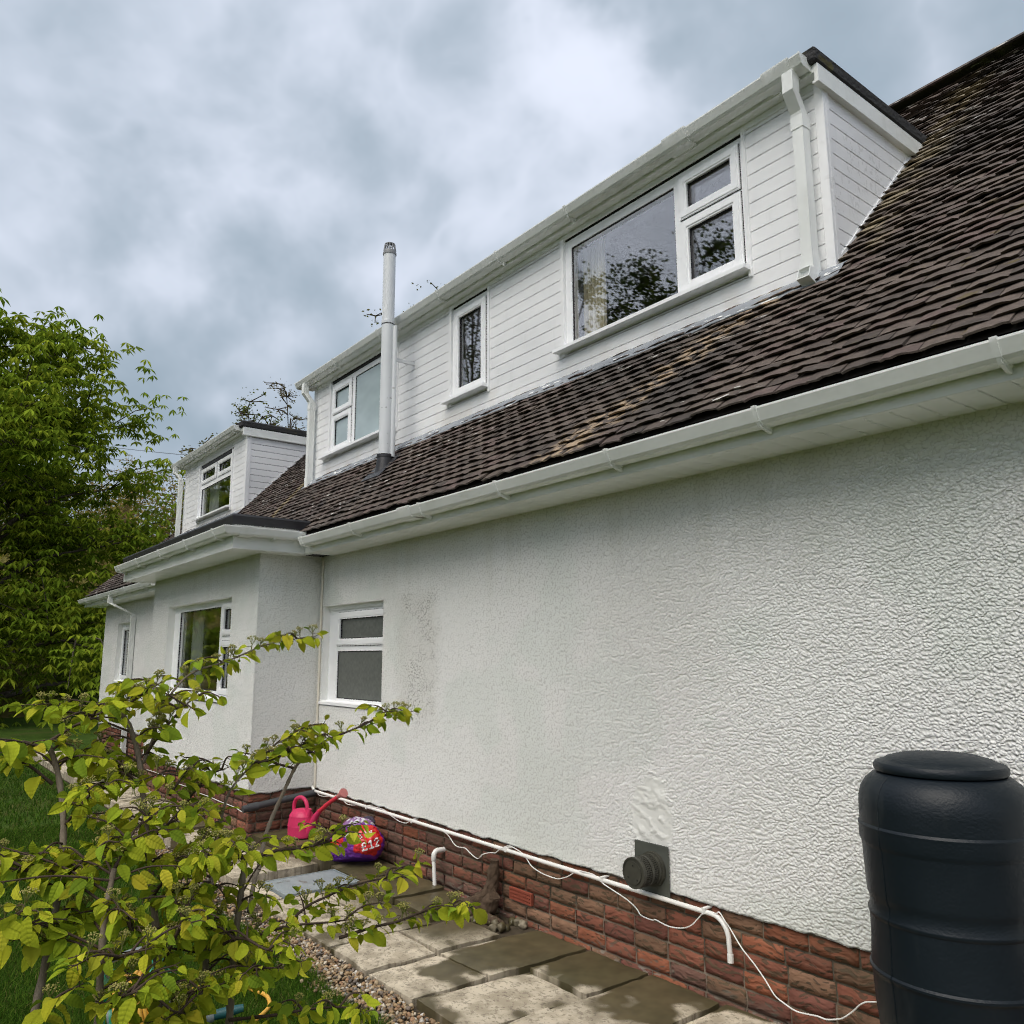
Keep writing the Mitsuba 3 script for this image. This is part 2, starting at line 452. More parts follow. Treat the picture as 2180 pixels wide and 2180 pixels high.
mat('shrub_leaf', {'type': 'bumpmap', 'arbitrary': mikit.proc(lambda p, n, uv: dr.abs(dr.sin((uv.x * 7.0 - dr.abs(uv.y) * 1.5) * 3.14159)) * 0.6 + smoothstep(0.0, 0.10, dr.abs(uv.y)) * 0.8, 0.0006), 'scale': 0.0016,
                   'bsdf': {'type': 'principledthin', 'base_color': VC, 'roughness': 0.45, 'diff_trans': 0.62, 'eta': 1.4, 'spec_trans': 0.0}})
leaf_bsdf('tree_leaf')
leaf_bsdf('grass_blade', 0.5, 0.7)
mat('bud', two({'type': 'principled', 'base_color': VC, 'roughness': 0.8, 'specular': 0.2}))
bumped('twig_bark', mikit.proc(lambda p, n, uv: mix((0.115, 0.085, 0.060), (0.22, 0.185, 0.14), fbm(p.x * 60, p.y * 60, p.z * 25, 3))), lambda p, n, uv: fbm(p.x * 150, p.y * 150, p.z * 60, 2), 0.002, 0.85)
bumped('dark_twig', (0.060, 0.040, 0.028), lambda p, n, uv: fbm(p.x * 150, p.y * 150, p.z * 60, 2), 0.002, 0.85)
bumped('tree_bark', mikit.proc(lambda p, n, uv: mix((0.045, 0.036, 0.026), (0.11, 0.092, 0.070), fbm(p.x * 12, p.y * 12, p.z * 3, 4))), lambda p, n, uv: fbm(p.x * 20, p.y * 20, p.z * 5, 3), 0.05, 0.95, eps=0.004)
bumped('vine_bark', mikit.proc(lambda p, n, uv: mix((0.040, 0.026, 0.018), (0.125, 0.085, 0.055), fbm(p.x * 60, p.y * 60, p.z * 22, 4))), lambda p, n, uv: fbm(p.x * 130, p.y * 130, p.z * 34, 3), 0.012, 0.95)
bumped('pink_plastic', (0.56, 0.035, 0.115), lambda p, n, uv: fbm(p.x * 60, p.y * 60, p.z * 60, 2), 0.0008, 0.36)
plain('red_spout', (0.60, 0.030, 0.055), 0.4)
plain('faded_rose', (0.48, 0.17, 0.16), 0.7)
bumped('butt_plastic', mikit.proc(lambda p, n, uv: mix(mix((0.0040, 0.0075, 0.011), (0.0085, 0.0135, 0.019), fbm(p.x * 5, p.y * 5, p.z * 3, 4)), (0.055, 0.060, 0.058), smoothstep(0.56, 0.78, fbm(p.x * 14, p.y * 14, p.z * 3, 4)) * 0.18)), lambda p, n, uv: fbm(p.x * 160, p.y * 160, p.z * 160, 2), 0.0009, mikit.proc(lambda p, n, uv: 0.34 + 0.22 * fbm(p.x * 7, p.y * 7, p.z * 4, 3)), spec=0.28)
plain('flue_plastic', mikit.proc(lambda p, n, uv: mix((0.030, 0.030, 0.024), (0.062, 0.060, 0.045), fbm(p.x * 25, p.y * 25, p.z * 25, 3))), 0.5)
plain('flue_dark', (0.006, 0.006, 0.006), 0.7)
plain('flue_plate', mikit.proc(lambda p, n, uv: mix((0.055, 0.060, 0.052), (0.095, 0.10, 0.085), fbm(p.x * 14, p.y * 14, p.z * 14, 3))), 0.45)
plain('white_pipe', (0.78, 0.77, 0.73), 0.3)
plain('grey_pipe', (0.055, 0.058, 0.062), 0.45)
plain('flue_white', mikit.proc(lambda p, n, uv: mix(mix((0.66, 0.68, 0.70), (0.58, 0.60, 0.61), fbm(p.x * 9, p.y * 9, p.z * 2, 3)), (0.22, 0.21, 0.20), smoothstep(0.75, 0.78, fbm(p.x * 28, p.y * 28, p.z * 22, 3)) * smoothstep(4.1, 3.9, p.z) * 0.6)), 0.35)
plain('cage_plastic', (0.23, 0.235, 0.24), 0.5)
bumped('cover_steel', mikit.proc(lambda p, n, uv: mix(mix((0.19, 0.225, 0.235), (0.28, 0.315, 0.325), fbm(p.x * 9, p.y * 20, 1.0, 4)), (0.10, 0.075, 0.05), smoothstep(0.62, 0.72, fbm(p.x * 12, p.y * 12, 8.0, 3)) * 0.7)), lambda p, n, uv: fbm(p.x * 90, p.y * 90, 1.0, 2), 0.002, 0.42, spec=0.5)
bumped('air_brick', (0.24, 0.060, 0.035), lambda p, n, uv: fbm(p.x * 90, p.y * 90, p.z * 90, 2), 0.002, 0.8)
plain('hose_yellow', (0.62, 0.34, 0.05), 0.45)
plain('hose_green', (0.010, 0.22, 0.12), 0.4)
plain('hose_grey', (0.16, 0.19, 0.19), 0.45)
plain('nozzle_orange', (0.70, 0.22, 0.02), 0.45)
plain('nozzle_teal', (0.010, 0.075, 0.080), 0.45)
plain('steel_screw', (0.10, 0.075, 0.06), 0.5)
plain('cable_black', (0.05, 0.05, 0.055), 0.6)


# ------------------------------------------------------------------ the house
H = thing('house', 'white roughcast house with brown tiled roof, two white boarded dormers and a red brick plinth', 'house')
ZS = 2.297          # soffit
ZP = 0.372          # bottom of the render


def rough_amp(x, z):
    """how coarse the roughcast is: smooth trowelled patch above the flue, coarse square by the small window"""
    f = meshkit.fbm(np.stack([x * 9, z * 9, 0 * x], -1), 3, seed=4)
    d = ((x + 2.79) / 0.135) ** 2 + ((z - 0.70) / 0.165) ** 2 + (f - 0.5) * 1.6
    trowel = np.clip((1.25 - d) / 0.5, 0, 1)
    inx = np.clip((x + 5.30) / 0.08, 0, 1) * np.clip((-4.68 - x) / 0.08, 0, 1) * np.clip((1.92 - z) / 0.08, 0, 1) * np.clip((z - 0.95) / 0.25, 0, 1)
    return trowel, inx


def wall_panel(name, o, u, n, L, z0, z1, step, holes=(), amp=0.0022, ragged=True, feature=False):
    """roughcast panel from point o along u (horizontal), n = outward; holes = (u0, u1, z0, z1)"""
    o, u, n = np.array(o, float), np.array(u, float), np.array(n, float)
    ub = sorted({0.0, L, *[h[0] for h in holes], *[h[1] for h in holes]})
    zb = sorted({z0, z1, *[h[2] for h in holes], *[h[3] for h in holes]})

    def grid(b):
        out = [b[0]]
        for a, c in zip(b[:-1], b[1:]):
            out += list(np.linspace(a, c, max(1, round((c - a) / step)) + 1)[1:])
        return np.array(out)
    ug, zg = grid(ub), grid(zb)
    U, Z = np.meshgrid(ug, zg)
    P = o + U[..., None] * u + np.array([0, 0, 1.0]) * Z[..., None]
    q = P * np.array([1, 1, 1.35])
    a = meshkit.fbm(q * 80, 1, seed=1)
    b = meshkit.fbm(q * 24, 2, seed=8)
    h = amp * (np.clip((a - 0.40) / 0.26, 0, 1) * 0.8 + 0.8 * (b - 0.5))
    if feature:
        tr, co = rough_amp(P[..., 0], P[..., 2])
        ridg = np.abs(meshkit.fbm(np.stack([P[..., 0] * 11, P[..., 2] * 26 + P[..., 0] * 8, 0 * U], -1), 3, seed=31) - 0.5)
        h = h * (1 - tr) * (1 + 0.55 * co) + tr * (0.0015 + 0.0065 * np.clip(0.10 - ridg, 0, 1) / 0.10)
    if ragged:
        low = np.clip((z0 + 0.05 - Z) / 0.05, 0, 1)
        rz = meshkit.fbm(np.stack([U * 14, 0 * U, 0 * U], -1), 4, seed=12) - 0.5
        P = P + np.array([0, 0, 1.0]) * (low * rz * 0.026)[..., None]
        h = h + low * 0.003
    P = P + n * h[..., None]
    nu, nz = len(ug), len(zg)
    idx = np.arange(nu * nz).reshape(nz, nu)
    cu, cz = (ug[1:] + ug[:-1]) / 2, (zg[1:] + zg[:-1]) / 2
    CU, CZ = np.meshgrid(cu, cz)
    keep = np.ones_like(CU, bool)
    for h0 in holes:
        keep &= ~((CU > h0[0]) & (CU < h0[1]) & (CZ > h0[2]) & (CZ < h0[3]))
    A, B, C, D = idx[:-1, :-1][keep], idx[:-1, 1:][keep], idx[1:, 1:][keep], idx[1:, :-1][keep]
    F = np.vstack([np.stack([A, B, C], 1), np.stack([A, C, D], 1)])
    V = P.reshape(-1, 3)
    extra = []
    # underside lip of the render and smooth reveals of the openings
    lo = idx[0]
    back = V[lo] - n * 0.03
    k = len(V)
    V = np.vstack([V, back])
    j = np.arange(nu - 1)
    F = np.vstack([F, np.stack([lo[:-1], k + j, k + j + 1], 1), np.stack([lo[:-1], k + j + 1, lo[1:]], 1)])
    m = M(V, F)
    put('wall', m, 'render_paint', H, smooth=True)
    for (a0, a1, b0, b1) in holes:
        def pt(uu, zz, d):
            return o + u * uu + np.array([0, 0, zz]) - n * d
        vs, fs = [], []
        cor = [(a0, b0), (a1, b0), (a1, b1), (a0, b1)]
        for i in range(4):
            c, e = cor[i], cor[(i + 1) % 4]
            s = len(vs)
            vs += [pt(*c, -0.002), pt(*e, -0.002), pt(*e, 0.14), pt(*c, 0.14)]
            fs += [[s, s + 1, s + 2], [s, s + 2, s + 3]]
        put('window_reveal', M(vs, fs), 'render_reveal', H)
    return m


plain('render_reveal', mikit.proc(lambda p, n, uv: mix((0.78, 0.78, 0.76), (0.66, 0.67, 0.63), fbm(p.x * 8, p.y * 8, p.z * 8, 3))), 0.6)

SW = (-6.525, -5.468, 1.045, 1.873)     # small ground floor window opening (x0, x1, z0, z1)
BW = (-9.23, -7.225, 1.035, 1.978)      # bay window
LW = (-14.22, -13.37, 1.035, 1.978)     # window of the far end
wall_panel('wall', (-6.60, 0, 0), (1, 0, 0), (0, -1, 0), 6.0, ZP, ZS + 0.02, 0.008, holes=[(SW[0] + 6.60, SW[1] + 6.60, SW[2], SW[3])], feature=True)
wall_panel('wall', (-6.58, -0.566, 0), (0, 1, 0), (1, 0, 0), 0.586, ZP, ZS + 0.02, 0.011, amp=0.003)
wall_panel('wall', (-9.87, -0.56, 0), (1, 0, 0), (0, -1, 0), 3.297, ZP, ZS + 0.02, 0.014, holes=[(BW[0] + 9.87, BW[1] + 9.87, BW[2], BW[3])], amp=0.003)
wall_panel('wall', (-15.2, 0, 0), (1, 0, 0), (0, -1, 0), 5.33, ZP, ZS + 0.02, 0.03, holes=[(LW[0] + 15.2, LW[1] + 15.2, LW[2], LW[3])])
wall_panel('wall', (-9.87, 0, 0), (0, -1, 0), (-1, 0, 0), 0.56, ZP, ZS + 0.02, 0.05)
wall_panel('wall', (-0.6, 0, 0), (1, 0, 0), (0, -1, 0), 3.4, ZP, ZS + 0.02, 0.04)
wall_panel('wall', (2.8, 0, 0), (0, 1, 0), (1, 0, 0), 5.0, ZP, ZS + 0.02, 0.08)
wall_panel('wall', (2.8, 5.0, 0), (-1, 0, 0), (0, 1, 0), 18.0, ZP, ZS + 0.02, 0.12)
wall_panel('wall', (-15.2, 5.0, 0), (0, -1, 0), (-1, 0, 0), 5.0, ZP, ZS + 0.02, 0.08)

# ---- plinth with bricks
PL = put('plinth', cat([bx(-6.57, 2.79, 0.020, 0.12, -0.15, ZP + 0.03), bx(-9.85, -6.60, -0.54, -0.42, -0.15, ZP + 0.03), bx(-6.72, -6.60, -0.54, 0.05, -0.15, ZP + 0.03),
                       bx(-15.18, -9.85, 0.020, 0.12, -0.15, ZP + 0.03), bx(-9.85, -9.75, -0.42, 0.02, -0.15, ZP + 0.03), bx(2.68, 2.785, 0.12, 4.99, -0.15, ZP + 0.03), bx(-15.18, 2.68, 4.88, 4.985, -0.15, ZP + 0.03), bx(-15.18, -15.08, 0.12, 4.88, -0.15, ZP + 0.03)]), 'mortar', H)


def brick(L, h, seed):
    """face at y = 0 looking -y, split-faced, edges rounded"""
    r = np.random.default_rng(seed)
    nx, nz = 9, 4
    us = np.linspace(0, L, nx)
    zs = np.linspace(0, h, nz)
    U, Z = np.meshgrid(us, zs)
    e = np.minimum(np.minimum(U, L - U) / 0.006, np.minimum(Z, h - Z) / 0.006)
    Y = -0.002 * np.clip(e, 0, 1) - r.uniform(-0.0015, 0.003, U.shape) * (e > 0.5)
    jit = r.uniform(-0.002, 0.002, (2,) + U.shape)
    V = np.stack([U + jit[0], Y, Z + jit[1]], -1).reshape(-1, 3)
    idx = np.arange(nx * nz).reshape(nz, nx)
    A, B, C, D = (idx[:-1, :-1].ravel(), idx[:-1, 1:].ravel(), idx[1:, 1:].ravel(), idx[1:, :-1].ravel())
    F = np.vstack([np.stack([A, B, C], 1), np.stack([A, C, D], 1)])
    rim = list(idx[0]) + list(idx[1:, -1]) + list(idx[-1, -2::-1]) + list(idx[-2:0:-1, 0])
    n = len(V)
    V = np.vstack([V, V[rim] * [1, 0, 1] + [0, 0.03, 0]])
    k = len(rim)
    i = np.arange(k)
    R = np.array(rim)
    F = np.vstack([F, np.stack([R, n + i, n + (i + 1) % k], 1), np.stack([R, n + (i + 1) % k, R[(i + 1) % k]], 1)])
    m = M(V, F)
    m.fix_normals()
    return m


PITCHB, LB, JB = 0.0737, 0.199, 0.0115
far_bricks = []
br_list = []


def brick_run(o, u, n, L, tag_near):
    o, u, n = np.array(o, float), np.array(u, float), np.array(n, float)
    for row in range(-1, 6):
        zt = 0.372 - 0.0737 * row
        s = -0.11 * (row % 2) - 0.03
        while s < L:
            l = LB if rng.random() > 0.16 else 0.092
            a, b = max(s, 0.0), min(s + l, L)
            s += l + JB
            if b - a < 0.03:
                continue
            spans = [(a, b)]
            if tag_near == 'main' and row == 3:      # the air brick
                h0, h1 = -3.918 - o[0], -3.698 - o[0]
                spans = [(a, min(b, h0)), (max(a, h1), b)]
            for a, b in spans:
                if b - a < 0.02:
                    continue
                m = brick(b - a, PITCHB - 0.0105, int(rng.integers(1e9)))
                m.apply_translation([0, rng.normal(0, 0.0015), 0])
                R = np.eye(4)
                R[:3, 0], R[:3, 1], R[:3, 2] = u, -n, [0, 0, 1]
                R[:3, 3] = o + u * a + np.array([0, 0, zt - PITCHB])
                m.apply_transform(R)
                br_list.append((np.linalg.norm(m.vertices.mean(0) - EYE), m, m.vertices.mean(0)))


brick_run((-6.58, 0.014, 0), (1, 0, 0), (0, -1, 0), 6.2, 'main')
brick_run((-6.592, -0.55, 0), (0, 1, 0), (1, 0, 0), 0.565, 'side')
brick_run((-9.86, -0.548, 0), (1, 0, 0), (0, -1, 0), 3.27, 'bay')
brick_run((-14.9, 0.014, 0), (1, 0, 0), (0, -1, 0), 5.0, 'far')
br_list.sort(key=lambda t: t[0] + (30 if t[2][0] > -1.0 else 0))
probs = [0.28, 0.28, 0.12, 0.14, 0.18]
for i, (d, m, c) in enumerate(br_list):
    pr = np.array(probs)
    if c[1] > -0.2 and -3.9 < c[0] < -2.7:
        pr = np.array([0.25, 0.08, 0.22, 0.40, 0.05])
    if c[0] < -4.2:
        pr = np.array([0.16, 0.36, 0.03, 0.03, 0.42])
    k = rng.choice(5, p=pr / pr.sum())
    tone = np.clip(np.array(BRICK_COL[k]) * rng.uniform(0.8, 1.15) * (1 + meshkit.fbm(m.vertices * 22, 3, seed=3)[:, None] * 0.7 - 0.35), 0, 1)
    if i < 300:
        put('brick', m, 'brick_clay', PL, smooth=True, color=tone)
    else:
        far_bricks.append((m, tone))
fb = put('further_brick', cat([t[0] for t in far_bricks]), 'brick_clay', PL, smooth=True, color=np.vstack([t[1] for t in far_bricks]))
tag(fb, kind='stuff')
# air brick
g = sbox(-3.908, 0.083, -3.708, 0.146)
for ix in range(10):
    for iz in range(3):
        cx, cz = -3.895 + 0.0185 * ix, 0.0925 + 0.0180 * iz
        g = g.difference(sbox(cx, cz, cx + 0.010, cz + 0.009))
put('air_brick', xz(g, -0.002, 0.0155), 'air_brick', PL)
put('air_brick_void', bx(-3.905, -3.711, 0.016, 0.0185, 0.085, 0.144), 'black_void', PL)

# ---- eaves of the main roof
EAVE = [(-15.6, -0.27), (-9.9, -0.27)], [(-6.36, -0.27), (3.1, -0.27)]
FA = put('fascia', cat([bx(-6.49, 3.1, -0.27, -0.25, ZS, 2.435, 0.003), bx(-15.6, -9.9, -0.27, -0.25, ZS, 2.435, 0.003)]), 'white_plastic', H)
SO = put('soffit', cat([bx(-6.58, 3.1, -0.25, 0.05, ZS + 0.012, ZS + 0.02), bx(-15.6, -9.88, -0.25, 0.05, ZS + 0.012, ZS + 0.02)]), 'dark_backing', H)
x = -6.36
while x < 2.9:
    put('board', bx(x, x + 0.097, -0.251, 0.03, ZS + 0.002, ZS + 0.012, 0.002), 'white_plastic', SO)
    x += 0.1
put('board', bx(-15.6, -9.88, -0.251, 0.03, ZS + 0.002, ZS + 0.012), 'white_plastic', SO)
for xx in (-1.62, -2.18, -2.95, -3.9, -4.9, -5.7):
    m = trimesh.creation.icosphere(2, 0.006)
    m.apply_scale([1, 0.4, 1])
    m.apply_translation([xx, -0.270, 2.338])
    put('screw_cap', m, 'white_plastic', FA)

GP = [(0.004, 0.066), (0.0, 0.066), (0.0, 0.010), (0.010, 0.0), (0.072, 0.0), (0.088, 0.012), (0.110, 0.058), (0.110, 0.066), (0.106, 0.066), (0.1045, 0.060), (0.084, 0.0155), (0.071, 0.0045), (0.012, 0.0045), (0.0045, 0.012)]
GS = [(-0.002, 0.030), (-0.002, -0.004), (0.073, -0.004), (0.091, 0.0095), (0.114, 0.057), (0.1145, 0.071), (0.103, 0.071), (0.103, 0.067), (0.1115, 0.067), (0.1105, 0.058), (0.0885, 0.0118), (0.072, 0.0001), (0.0, 0.0001), (0.0, 0.030)]


def gutter(name_label, path, z, brackets, unions=(), stops=(True, True), sc=1.0):
    """open box gutter along a level path, outside to the right of travel; brackets = [(x, y, ux, uy)]"""
    k = put('gutter', sweep([(a * sc, b * sc) for a, b in GP], path, z), 'white_plastic', H, smooth=25)
    tag(k, name_label)
    for (px, py, ux, uy) in brackets:
        ms = [sweep([(a * sc, b * sc) for a, b in GS], [(px - ux * 0.011, py - uy * 0.011), (px + ux * 0.011, py + uy * 0.011)], z)]
        ms.append(sweep([(0.0, -0.026), (0.010, -0.026), (0.078 * sc, -0.009), (0.090 * sc, 0.006), (0.072 * sc, -0.003), (0.0, -0.003)], [(px - ux * 0.006, py - uy * 0.006), (px + ux * 0.006, py + uy * 0.006)], z))
        put('bracket', cat(ms), 'white_plastic', k, smooth=25)
    for (px, py, ux, uy, w) in unions:
        big = [(a * sc * 1.06 - 0.002, b * sc * 1.06 - 0.004) for a, b in GS]
        put('union', cat([sweep(big, [(px - ux * (w / 2 - s), py - uy * (w / 2 - s)), (px - ux * (w / 2 - s - t), py - uy * (w / 2 - s - t))], z) for s, t in ((0.0, 0.018), (0.018, w - 0.036), (w - 0.018, 0.018))]), 'white_plastic', k, smooth=25)
    pts = np.asarray(path, float)
    for e, on in ((0, stops[0]), (-1, stops[1])):
        if not on:
            continue
        d = (pts[1] - pts[0]) if e == 0 else (pts[-1] - pts[-2])
        d = d / np.linalg.norm(d)
        prof = [(-0.001, 0.068), (-0.001, -0.002), (0.074, -0.002), (0.091, 0.011), (0.113, 0.057), (0.113, 0.068)]
        a = pts[e] + d * (-0.006 if e == 0 else 0.001)
        put('stop_end', sweep([(p * sc, q * sc) for p, q in prof], [a, a + d * 0.006], z), 'white_plastic', k)
    return k


gutter('main gutter along the eaves above the long roughcast wall', [(-6.235, -0.272), (3.1, -0.272)], 2.342,
       [(xx, -0.272, 1, 0) for xx in (-6.19, -5.326, -4.36, -3.539, -2.656, -1.824, -0.95, -0.05, 0.9)], unions=[(-4.54, -0.272, 1, 0, 0.15)])
gutter('bay gutter turning the corner of the bay', [(-9.99, -0.872), (-6.36, -0.872), (-6.36, -0.315)], 2.397,
       [(xx, -0.872, 1, 0) for xx in (-9.85, -9.046, -8.178, -7.336, -6.557)] + [(-6.36, -0.56, 0, 1)], unions=[(-6.36, -0.80, 0, 1, 0.10)])
gutter('gutter of the far end of the house beyond the bay', [(-15.6, -0.272), (-10.9, -0.272)], 2.352, [(xx, -0.272, 1, 0) for xx in (-15, -14.1, -13.2, -12.3, -11.4)])

# ---- bay: fascia, soffit, flat roof with black upstand
BP = [(-10.02, -0.20), (-10.02, -0.87), (-6.36, -0.87), (-6.36, -0.20)]
k = put('fascia', cat([sweep([(0, 0), (0.0, 0.10), (-0.025, 0.10), (-0.025, 0)], BP, ZS), sweep([(-0.012, 0.10), (-0.012, 0.205), (-0.03, 0.205), (-0.03, 0.10)], BP, ZS)]), 'white_plastic', H)
tag(k, 'fascia boards wrapped round the bay')
put('soffit', xz(sbox(-10.0, 0, -6.375, 1), 0, 1) if False else bx(-9.998, -6.383, -0.848, -0.2, ZS + 0.004, ZS + 0.016), 'white_plastic', H)
RF = put('bay_roof', cat([bx(-10.02, -6.36, -0.86, 0.15, 2.495, 2.52), sweep([(0.012, 0.0), (0.022, 0.066), (0.015, 0.082), (-0.06, 0.084), (-0.10, 0.03), (-0.10, 0.0)], [(-10.02, -0.10), (-10.02, -0.87), (-6.36, -0.87), (-6.36, -0.16)], 2.492)]), 'new_felt', H, smooth=30)
tag(RF, 'black felted flat roof and upstand of the bay')
put('lead_apron', M([(-6.42, -0.20, 2.578), (-6.33, -0.20, 2.570), (-6.20, -0.10, 2.668), (-6.30, -0.08, 2.70), (-6.33, -0.22, 2.50), (-6.18, -0.20, 2.575)], [[0, 1, 2], [0, 2, 3], [1, 4, 5], [1, 5, 2]]), 'new_felt', H)

# ---- roof
XR0, XR1 = -15.3, 3.1
YR = 2.51


def rp(x, s, n=0.0):
    return np.array([x, -0.31 + s * CP - n * SP, 2.44 + s * SP + n * CP])


SR = (YR + 0.31) / CP
hipx = lambda y: XR0 + (y + 0.31) * 1.6
rv = [rp(XR0, 0), rp(XR1, 0), rp(XR1, SR), rp(hipx(YR), SR), (XR0, 5.33, 2.44), (XR1, 5.33, 2.44)]
ROOF = put('roof', M(rv, [[0, 1, 2], [0, 2, 3], [0, 3, 4], [3, 2, 5], [3, 5, 4], [1, 5, 2]]), 'roof_under', H)
tag(ROOF, 'brown plain tiled roof, mossy and stained')


def tile_mesh(x, s, r):
    L, w, th = 0.155, TW - 0.0015 - 0.002 * r.random(), 0.013
    lift = 0.038 + r.normal(0, 0.003)
    head = 0.006
    skew = r.normal(0, 0.0022)
    cam = r.uniform(0.002, 0.006)
    roll = r.normal(0, 0.0016)
    ds = r.normal(0, 0.0035)
    NX = 7
    xs = np.linspace(-0.5, 0.5, NX)
    rag = r.normal(0, 0.0028, NX)
    top, bot = [], []
    for e, (ss, base) in enumerate(((s + ds, lift), (s + L * 0.5, (lift + head) / 2 + 0.0015), (s + L, head))):
        for q in xs:
            nn = base - cam * (2 * q) ** 2 * (1.2 - 0.4 * e) + roll * q * 2
            sk = skew * q * 2 + (rag[int(round((q + 0.5) * (NX - 1)))] if e == 0 else 0)
            nn += r.normal(0, 0.0012) if e == 0 else 0
            top.append(rp(x + q * w, ss + sk, nn))
            if e == 0:
                bot.append(rp(x + q * w, ss + sk + 0.009, nn - th))
            if e == 2:
                bot.append(rp(x + q * w, ss, nn - th))
    V = np.array(top + bot)
    F = []
    for e in range(2):
        for i in range(NX - 1):
            a = e * NX + i
            F += [[a, a + 1, a + NX + 1], [a, a + NX + 1, a + NX]]
    b = 3 * NX
    for i in range(NX - 1):
        F += [[i, b + i, b + i + 1], [i, b + i + 1, i + 1]]
    F += [[0, NX, b], [NX, 2 * NX, b + NX], [NX, b + NX, b], [NX - 1, b + NX - 1, 2 * NX - 1], [2 * NX - 1, b + NX - 1, b + 2 * NX - 1], [2 * NX - 1, b + 2 * NX - 1, 3 * NX - 1]]
    for i in range(NX - 1):
        F += [[b + i, b + NX + i, b + NX + 1 + i], [b + i, b + NX + 1 + i, b + i + 1]]
    return V, np.array(F)


tiles = []
trng = np.random.default_rng(5)
nrow = int(SR / GAUGE)
for row in range(nrow):
    s = row * GAUGE
    y = -0.31 + s * CP
    z = 2.44 + s * SP
    i0, i1 = int((XR0) / TW), int(XR1 / TW)
    for i in range(i0, i1):
        x = i * TW + (0.5 * TW if row % 2 else 0.0)
        if x < hipx(y) - 0.05:
            continue
        if y > 0.50 and z < 4.47 and (-8.02 < x < -1.98 or -13.0 < x < -10.22):
            continue
        if -10.05 < x < -6.42 and z < 2.515:
            continue
        if x > 0.6 and row > 20:
            continue
        tiles.append((np.linalg.norm(rp(x, s) - EYE) + (20 if x > -0.75 else 0), x, s))
tiles.sort()
rest_v, rest_f, nv = [], [], 0
for i, (d, x, s) in enumerate(tiles):
    V, F = tile_mesh(x, s, trng)
    if i < 300:
        put('tile', M(V, F), 'clay_tile', ROOF, smooth=25)
    else:
        rest_v.append(V)
        rest_f.append(F + nv)
        nv += len(V)
k = put('further_tile', M(np.vstack(rest_v), np.vstack(rest_f)), 'clay_tile', ROOF, smooth=25)
tag(k, kind='stuff')
for i in range(18):
    x0 = -3.0 + i * 0.33
    a = np.linspace(-1.15, 1.15, 9)
    prof = [(YR + 0.155 * math.sin(t), 5.30 + 0.125 * math.cos(t)) for t in a] + [(YR + 0.14 * math.sin(t), 5.30 + 0.108 * math.cos(t)) for t in a[::-1]]
    put('ridge_tile', yz(Polygon(prof), x0 + 0.001, x0 + 0.329), 'clay_tile', ROOF, smooth=30)
# moss tufts lodged in the tile courses
mv = []
for i in range(150):
    if i < 90:
        x, s = -2.35 + rng.normal(0, 0.30), rng.uniform(0.05, 1.1)
    else:
        x, s = rng.uniform(-3.2, -1.3), rng.uniform(0.0, 2.2)
    s = round(s / GAUGE) * GAUGE - 0.004
    if x > -1.95 or s < 1.12:
        r0 = rng.uniform(0.004, 0.012)
        m = trimesh.creation.icosphere(1, r0)
        m.vertices = m.vertices * np.array([1.7, 0.9, 0.7]) * rng.uniform(0.7, 1.3, (len(m.vertices), 1)) + rp(x, s, 0.012)
        mv.append(m)
plain('moss', mikit.proc(lambda p, n, uv: mix((0.035, 0.022, 0.010), (0.12, 0.085, 0.018), noise(p.x * 30, p.y * 30, p.z * 30))), 0.95, 0.05)
k = put('moss', cat(mv), 'moss', ROOF)
tag(k, 'tufts of brown moss between the tiles', kind='stuff')


# ---- windows
def window(label, x0, x1, z0, z1, yf, holes, sashes, fw=0.055, depth=0.06, pane='glass', sill=None, double=True):
    """frame in the plane y = yf facing -y; holes: all glazed openings (x0, z0, x1, z1); sashes: the ones that open"""
    k = f'{H}__window'
    n = COUNT.get(k, 0)
    COUNT[k] = n + 1
    key = k if n == 0 else f'{k}_{n:03d}'
    tag(key, label)
    g = sbox(x0, z0, x1, z1)
    for h in holes:
        g = g.difference(sbox(*h))
    put('frame', xz(g, yf, yf + depth), 'window_plastic', key)
    for i, h in enumerate(holes):
        hx = h
        if i in sashes:
            b = 0.042
            outer = sbox(h[0] - 0.014, h[1] - 0.014, h[2] + 0.014, h[3] + 0.014)
            inner = sbox(h[0] + b, h[1] + b, h[2] - b, h[3] - b)
            m1 = xz(outer.difference(inner), yf - 0.014, yf - 0.0005)
            mid = sbox(h[0] + b - 0.012, h[1] + b - 0.012, h[2] - b + 0.012, h[3] - b + 0.012)
            m2 = xz(outer.buffer(-0.010, join_style=2).difference(mid), yf - 0.019, yf - 0.0135)
            put('sash', cat([m1, m2]), 'window_plastic', key)
            put('seal', xz(outer.buffer(0.004, join_style=2).difference(outer.buffer(-0.006, join_style=2)), yf - 0.0030, yf - 0.0002), 'gasket', key)
            hx = (h[0] + b, h[1] + b, h[2] - b, h[3] - b)
        o = sbox(*hx)
        put('gasket', xz(o.buffer(0.002, join_style=2).difference(o.buffer(-0.0065, join_style=2)), yf + 0.006, yf + 0.016), 'gasket', key)
        if pane == 'glass':
            for d in ((0.012, 0.030) if double else (0.012,)):
                v = [(hx[0], yf + d, hx[1]), (hx[2], yf + d, hx[1]), (hx[2], yf + d, hx[3]), (hx[0], yf + d, hx[3])]
                put('pane', M(v, [[0, 1, 2], [0, 2, 3]]), 'glass', key)
        else:
            pk = pane if isinstance(pane, str) else pane[i]
            put('pane', bx(hx[0] - 0.002, hx[2] + 0.002, yf + 0.010, yf + 0.022, hx[1] - 0.002, hx[3] + 0.002), pk, key)
    if sill:
        sx0, sx1, proj, zt = sill
        prof = [(yf - proj, zt - 0.035), (yf - proj, zt - 0.012), (yf + 0.02, zt), (yf + 0.02, zt - 0.035)]
        put('sill', yz(Polygon(prof), sx0, sx1), 'window_plastic', key)
    return key


